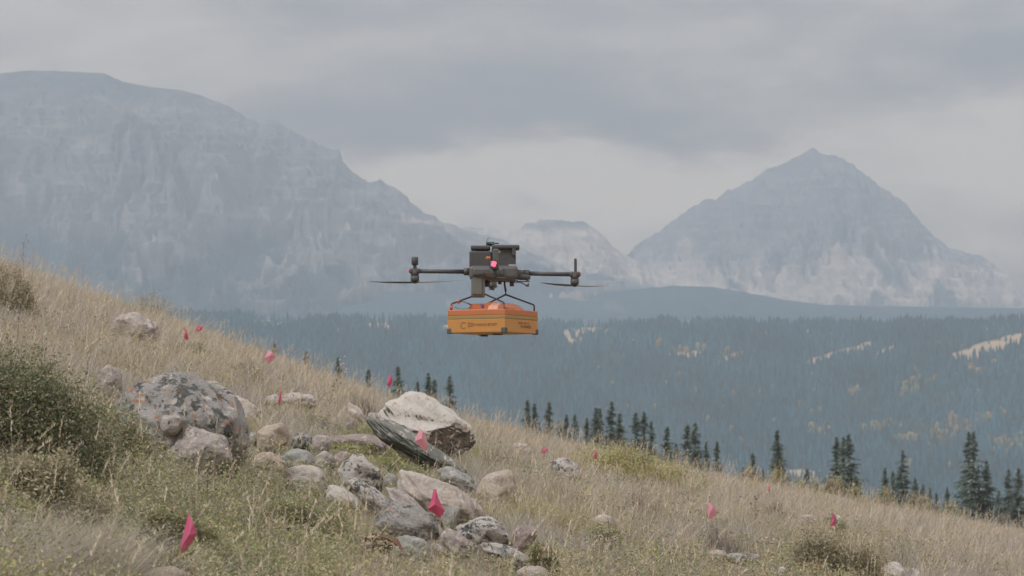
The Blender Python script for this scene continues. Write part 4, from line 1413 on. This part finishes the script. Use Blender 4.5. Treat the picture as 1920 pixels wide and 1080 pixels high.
# hull
mb = MB()
mb.box((cu(940), 0, cw(382)), (cu(1120) - cu(740), .15, .075), bev=.018)
mb.box((cu(1000), .02, cw(425)), (.16, .17, .035), bev=.012)
mb.box((cu(900), -.03, cw(378)), (cu(1000) - cu(760), .12, .045), bev=.012)
mb.build('hull', BODY2, drone)
# battery compartment and lids
MB().box((cu(838), .02, cw(280)), (cu(925) - cu(752), .16, cw(215) - cw(345)), bev=.008).build('battery', BODY, drone)
MB().box((cu(838), .02, cw(187)), (cu(915) - cu(762), .15, cw(170) - cw(203)), bev=.007).box((cu(850), .02, cw(208)), (.07, .1, .012), bev=.003).build('battery_lid', BODY, drone)
mb = MB()
mb.box((cu(1020), .03, cw(270)), (cu(1115) - cu(925), .17, cw(180) - cw(345)), bev=.010)
mb.box((cu(1035), .02, cw(183)), (cu(1122) - cu(905), .19, .022), bev=.007)
mb.box((cu(1100), .0, cw(215)), (.02, .15, .055), bev=.006)
mb.build('electronics_box', BODY, drone)
MB().box((cu(980), -.058, cw(220)), (.020, .003, .016)).box((cu(1085), -.060, cw(335)), (.038, .004, .022)).build('sticker', LABM, drone)
mb = MB()
mb.box((cu(915), .01, cw(150)), (.048, .07, .015), bev=.005)
mb.box((cu(905), .01, cw(163)), (.03, .05, .012), bev=.003)
mb.box((cu(957), .01, cw(150)), (.034, .05, .005), bev=.001)
mb.tube([(cu(885), .01, cw(140)), (cu(895), .01, cw(112)), (cu(908), .01, cw(110))], .0015, 6)
mb.build('gps_antenna', BODY, drone)
MB().box((cu(935), -.026, cw(153)), (.028, .003, .005)).build('teal_marking', TEAL, drone)


def arm(name_dir, inner, outer, motor_top, ant, seed, twist):
    """inner/outer: arm ends; a part of the drone with its own mount, motor, antenna, propeller"""
    inner, outer = Vector(inner), Vector(outer)
    d = (outer - inner)
    a = MB().tube([inner, inner + d * .24], [.022, .018], 12).tube([inner + d * .2, inner + d * .285], .0205, 12).tube([inner + d * .26, outer], [.0125, .0118], 14)
    a = a.build('arm', CARB, drone, True)
    dn = d.normalized()
    ang = math.atan2(dn.y, dn.x)
    o = outer
    m = MB().box(o, (.062, .036, .030), (0, 0, ang), .009).tube([o + Vector((0, 0, .004)), o + Vector((0, 0, -.028))], [.020, .021], 14)
    m.build('motor_mount', BODY, a, True)
    mt = MB().tube([o + Vector((0, 0, -.026)), o + Vector((0, 0, -.052)), o + Vector((0, 0, -.058))], [.0235, .0235, .017], 16)
    mt.tube([o + Vector((0, 0, -.058)), o + Vector((0, 0, -.066))], .006, 8)
    mt = mt.build('motor', BODY, a, True)
    if ant == 'puck':
        MB().tube([o + Vector((0, 0, .01)), o + Vector((0, 0, .035))], .010, 12).tube([o + Vector((0, 0, .033)), o + Vector((0, 0, .036)), o + Vector((0, 0, .074)), o + Vector((0, 0, .078))], [.014, .0185, .0185, .014], 16).build('antenna', BODY, a, True)
    else:
        MB().box(o + Vector((.004, 0, .047)), (.015, .030, .082), (0, 0, ang), .006).build('antenna', BODY2 if ant == 'grey' else BODY, a)
    MB().box(o + dn * .032, (.008, .014, .013), (0, 0, ang), .003).build('arm_lamp', REDS, a)
    # two-bladed propeller below the motor, with a curved, twisted blade
    hub = o + Vector((0, 0, -.062))
    bm = bmesh.new()
    for sgn in (0, math.pi):
        rows = []
        for i in range(13):
            t = i / 12
            rad = .012 + .262 * t
            ch = .006 + .026 * math.sin(math.pi * min(1, .18 + t * .80)) ** .8
            if i == 12:
                ch = .006
            tw = math.radians(24 - 17 * t)
            sweep = -.012 * t * t
            droop = .010 * t * t
            row = []
            for q, hgt in ((-.5, 0), (-.2, .0022), (.2, .0020), (.5, 0), (.2, -.0004), (-.2, -.0004)):
                y = q * ch + sweep
                z = hgt * (1.2 - t) + y * math.tan(tw) * .8 + droop
                c, s_ = math.cos(twist + sgn), math.sin(twist + sgn)
                row.append(bm.verts.new(hub + Vector((rad * c - y * s_, rad * s_ + y * c, z))))
            rows.append(row)
        for r0, r1 in zip(rows[:-1], rows[1:]):
            for k in range(6):
                bm.faces.new((r0[k], r0[(k + 1) % 6], r1[(k + 1) % 6], r1[k]))
        bm.faces.new(rows[0])
        bm.faces.new(list(reversed(rows[-1])))
    q = MB()
    q._merge(bm)
    q.tube([hub + Vector((0, 0, .004)), hub + Vector((0, 0, -.006))], .010, 10)
    q.build('propeller', PROP, a, True)
    return a


arm('left', (cu(860), 0, cw(374)), (cu(325), 0.0, cw(368)), 0, 'puck', 1, math.radians(-14))
arm('right', (cu(1080), 0, cw(384)), (cu(1575), 0.0, cw(394)), 0, 'thin', 2, math.radians(48))
arm('near', (cu(948), -.06, cw(372)), (cu(955), -.43, cw(352)), 0, 'grey', 3, math.radians(80))
arm('far', (cu(948), .08, cw(380)), (cu(930), .44, cw(392)), 0, 'thin', 4, math.radians(96))
# lamp housing at the front of the near arm
o = Vector((cu(945), -.47, cw(352)))
MB().box(o + Vector((0, .006, 0)), (.046, .016, .050), bev=.012).build('lamp_housing', BODY2, drone)
MB().box(o + Vector((0, -.004, .004)), (.025, .010, .028), (0, math.radians(20), 0), .005).build('red_lamp', REDL, drone)
MB().box((cu(903), -.445, cw(300)), (.026, .02, .018), bev=.006).build('orange_band', ORNG, drone)
# downward hanging instrument pod
mb = MB()
mb.box((cu(820), -.03, cw(487)), (cu(872) - cu(764), .07, cw(400) - cw(568)), bev=.006)
mb.box((cu(824), -.03, cw(404)), (.086, .05, .018), bev=.004)
mb.box((cu(812), -.068, cw(486)), (.055, .006, .095), bev=.002)
mb.box((cu(818), -.03, cw(572)), (.068, .06, .006), bev=.001)
mb.build('instrument_pod', PODM, drone)
for cxx_, a0, a1, r_ in ((893, 440, 492, .013), (1083, 425, 488, .012), (990, 440, 472, .010)):
    MB().tube([(cu(cxx_), -.01, cw(a0)), (cu(cxx_), -.01, cw(a1))], r_, 12).build('camera_post', BODY, drone, True)
mb = MB()
for k, (zz, e) in enumerate(((400, 1225), (418, 1215), (432, 1222), (412, 1190))):
    mb.tube([(cu(1060), -.05 + .02 * k, cw(395 + 6 * k)), (cu(1130), -.06 + .02 * k, cw(zz - 8)), (cu(e - 30), -.03 + .02 * k, cw(zz + 4)), (cu(e), -.02 + .02 * k, cw(zz + 14)), (cu(e - 50), 0.02 * k, cw(zz + 16)), (cu(1120), .02 * k, cw(zz + 12))], .0028, 6)
mb.tube([(cu(1100), 0, cw(455)), (cu(1150), -.01, cw(456)), (cu(1180), -.01, cw(470)), (cu(1200), -.01, cw(488)), (cu(1215), 0, cw(480)), (cu(1210), 0, cw(462))], .0032, 6)
mb.box((cu(1205), -.01, cw(482)), (.016, .015, .012), bev=.003)
mb.tube([(cu(960), -.05, cw(435)), (cu(1020), -.06, cw(448)), (cu(1080), -.05, cw(440)), (cu(1130), -.03, cw(446))], .003, 6)
mb.build('cable', BODY2, drone, True)
MB().box((cu(1150), .0, cw(412)), (.11, .10, .022), (0, math.radians(4), 0), bev=.006).build('gimbal_plate', BODY, drone)

# ------------------------------------------------------------ the orange sensor box hanging below
ORA = plain('orange_paint', (0.52, 0.175, 0.07), 0.5, nscale=14, namp=.12)
YEL = plain('yellow_orange_paint', (0.54, 0.26, 0.075), 0.5, nscale=14, namp=.10)
OLV = plain('olive_yellow_band', (0.36, 0.24, 0.09), 0.5, nscale=14, namp=.12)
MARK = plain('purple_brown_print', (0.34, 0.165, 0.10), 0.6)
CAPM = plain('grey_rubber', (0.085, 0.10, 0.105), 0.6)
STRM = plain('black_strut', (0.045, 0.042, 0.045), 0.4)
BLUE = plain('blue_button', (0.12, 0.14, 0.40), 0.4)
FADE = plain('pink_orange_hatch', (0.66, 0.32, 0.22), 0.5)
BX, BZ = -.0115, -.275
box = empty('sensor_box', (DX + BX, DY, DZ + BZ), (math.radians(-2.4), 0, 0))
tag(box, 'orange and yellow sensor box with grey corners hanging under the drone on black struts', 'sensor box')
th = math.radians(30)
a_, b_ = .364, .360
ex = Vector((-math.cos(th), math.sin(th), 0))      # from near corner to left corner
ey = Vector((math.sin(th), math.cos(th), 0))       # from near corner to right corner
near = -(ex * a_ + ey * b_) / 2


def bp(u, v, w):        # u,v in 0..1 across the box plan, w up
    return near + ex * a_ * u + ey * b_ * v + Vector((0, 0, w))


def slab(z0, z1, grow=0.0, bev=.004, t0=1.0):
    m = MB()
    m.box((0, 0, (z0 + z1) / 2), (a_ + grow, b_ + grow, z1 - z0), (0, 0, math.pi - th), bev)
    return m


slab(-.063, .012).build('lower_case', YEL, box)
slab(.012, .031, .003, .002).build('band', OLV, box)
slab(.031, .063, .0).build('lid', ORA, box)
# raised housings on the lid (outline, extruded across)
fr = lambda x, y, d: near + ex * (a_ * x) + ey * (.10 + d) + Vector((0, 0, y))
MB().prism([(.10, .060), (.10, .072), (.22, .080), (.30, .103), (.42, .106), (.50, .100), (.76, .098), (.80, .062)], .07, fr).build('hatch', ORA, box)
fr2 = lambda x, y, d: near + ex * (.06 + d) + ey * (b_ * x) + Vector((0, 0, y))
MB().prism([(.05, .060), (.08, .082), (.2, .098), (.5, .100), (.72, .090), (.92, .062)], .06, fr2).build('hatch', FADE, box)
p = fr(.56, .088, -.004)
MB().tube([p, p + ey * .006 - Vector((0, .003, 0))], .011, 12).build('button', BLUE, box)
for (u, v) in ((0, 0), (1, 0), (0, 1), (1, 1)):
    c = bp(u, v, -.052) + (ex * (.5 - u) + ey * (.5 - v)) * .022
    MB().box(c, (.028, .028, .030), (0, 0, math.pi - th), .004).build('corner_bumper', CAPM, box)
MB().tube([bp(.45, .55, -.062), bp(.45, .55, -.070)], .028, 14).tube([bp(.85, .85, -.062), bp(.85, .85, -.072)], .02, 12).build('foot_pad', plain('dark_foot', (0.12, 0.05, 0.04), .6), box)
# faded unreadable print: an emblem and a row of small letter-like strokes
rp = random.Random(3)
mb = MB()
nl = -ey
for k in range(9):
    ph = math.radians(50 + 260 * k / 8)
    pz = Vector((0, 0, .017 * math.sin(ph) - .022))
    c = near + ex * (.262 - .016 * math.cos(ph)) + pz - ey * .0016
    mb.box(c, (.008, .002, .003), (0, 0, math.pi - th))
for k in range(19):
    hgt = .011 if k > 3 else .017
    if rp.random() < .25:
        hgt *= 1.35
    c = near + ex * (.232 - .0098 * k) - ey * .0016 + Vector((0, 0, -.020 + .1 * (hgt - .011)))
    kind = rp.choice((0, 1, 2))
    mb.box(c, (.0018, .002, hgt), (0, 0, math.pi - th))
    if kind > 0:
        mb.box(c - ex * .003 + Vector((0, 0, hgt * .40)), (.0055, .002, .0018), (0, 0, math.pi - th))
    if kind > 1:
        mb.box(c - ex * .003 - Vector((0, 0, hgt * .40)), (.0055, .002, .0018), (0, 0, math.pi - th))
for k in range(5):
    for row, hg in ((-.008, .010), (-.027, .016)):
        c = near + ey * (.155 + .024 * k + .02 * (row < -.02)) - ex * .0016 + Vector((0, 0, row))
        mb.box(c, (.002, .012, hg * .35), (0, 0, math.pi - th))
        mb.box(c + ey * .005, (.002, .003, hg), (0, 0, math.pi - th))
        if rp.random() < .6:
            mb.box(c - ey * .005, (.002, .003, hg), (0, 0, math.pi - th))
mb.build('printed_mark', MARK, box)


# struts: two apexes under the drone, four feet on the lid corners
def loc(cx, cy, v):
    return Vector((cu(cx) - BX, v, cw(cy) - BZ))


feet = {k: bp(u, v, .063) + (ex * (.5 - u) + ey * (.5 - v)) * .03 for k, (u, v) in {'near': (0, 0), 'left': (1, 0), 'right': (0, 1), 'far': (1, 1)}.items()}
A1, A2 = loc(850, 540, -.03), loc(1035, 550, .02)
for k, ap in (('left', A1), ('near', A1), ('right', A2), ('far', A2)):
    f = feet[k]
    e = f + Vector((0, 0, .030))
    MB().tube([ap, e * .97 + ap * .03 + Vector((0, 0, .004)), e, f - Vector((0, 0, .002))], [.0048, .0048, .0045, .0045], 8).build('strut', STRM, box, True)
MB().tube([A2, A2 + Vector((0, 0, .020)), loc(1026, 470, 0), loc(1028, 435, 0)], [.0055, .0065, .0055, .006], 8).build('hanger_post', STRM, box, True)
MB().tube([A1, loc(848, 500, -.0)], .0055, 8).build('hanger_post', STRM, box, True)
mb = MB()
mb.tube([feet['left'] + Vector((0, 0, .005)), feet['left'] + Vector((0, 0, .026))], .0085, 10)
q = A1.lerp(feet['left'] + Vector((0, 0, .03)), .72)
mb.tube([q, A1.lerp(feet['left'] + Vector((0, 0, .03)), .80)], .0095, 10)
mb.build('orange_collar', plain('orange_collar', (0.62, 0.17, 0.10), .5), box, True)
mb = MB()
mb.tube([loc(660, 610, -.06), loc(710, 612, -.07), loc(745, 628, -.08), loc(770, 640, -.08)], .0022, 6)
mb.tube([loc(640, 655, -.06), loc(680, 670, -.07), loc(730, 668, -.08), loc(765, 655, -.08)], .0016, 6)
mb.box(loc(748, 629, -.08), (.018, .008, .007), (0, math.radians(28), 0), .002)
mb.build('cable', STRM, box, True)

# ------------------------------------------------------------ the hazy air
bm = bmesh.new()
bmesh.ops.create_cube(bm, size=1)
x0, x1, y0, y1, z0, z1 = -7000, 7000, -120, 12600, -260, 1150
for v in bm.verts:
    v.co = Vector((x0 if v.co.x < 0 else x1, y0 if v.co.y < 0 else y1, z0 if v.co.z < 0 else z1))
me = bpy.data.meshes.new('haze')
bm.to_mesh(me)
bm.free()
hz = bpy.data.objects.new('haze', me)
COL.objects.link(hz)
hm = bpy.data.materials.new('haze_air')
hm.use_nodes = True
hnt = hm.node_tree
hnt.nodes.remove(hnt.nodes['Principled BSDF'])
pv = nd(hnt, 'ShaderNodeVolumePrincipled')
pv.inputs['Color'].default_value = (0.66, 0.785, 0.94, 1)
pv.inputs['Density'].default_value = 0.000115
pv.inputs['Anisotropy'].default_value = 0.0
hnt.links.new(pv.outputs[0], hnt.nodes['Material Output'].inputs['Volume'])
me.materials.append(hm)
tag(hz, 'thin blue haze filling the valley air', 'haze', kind='stuff')
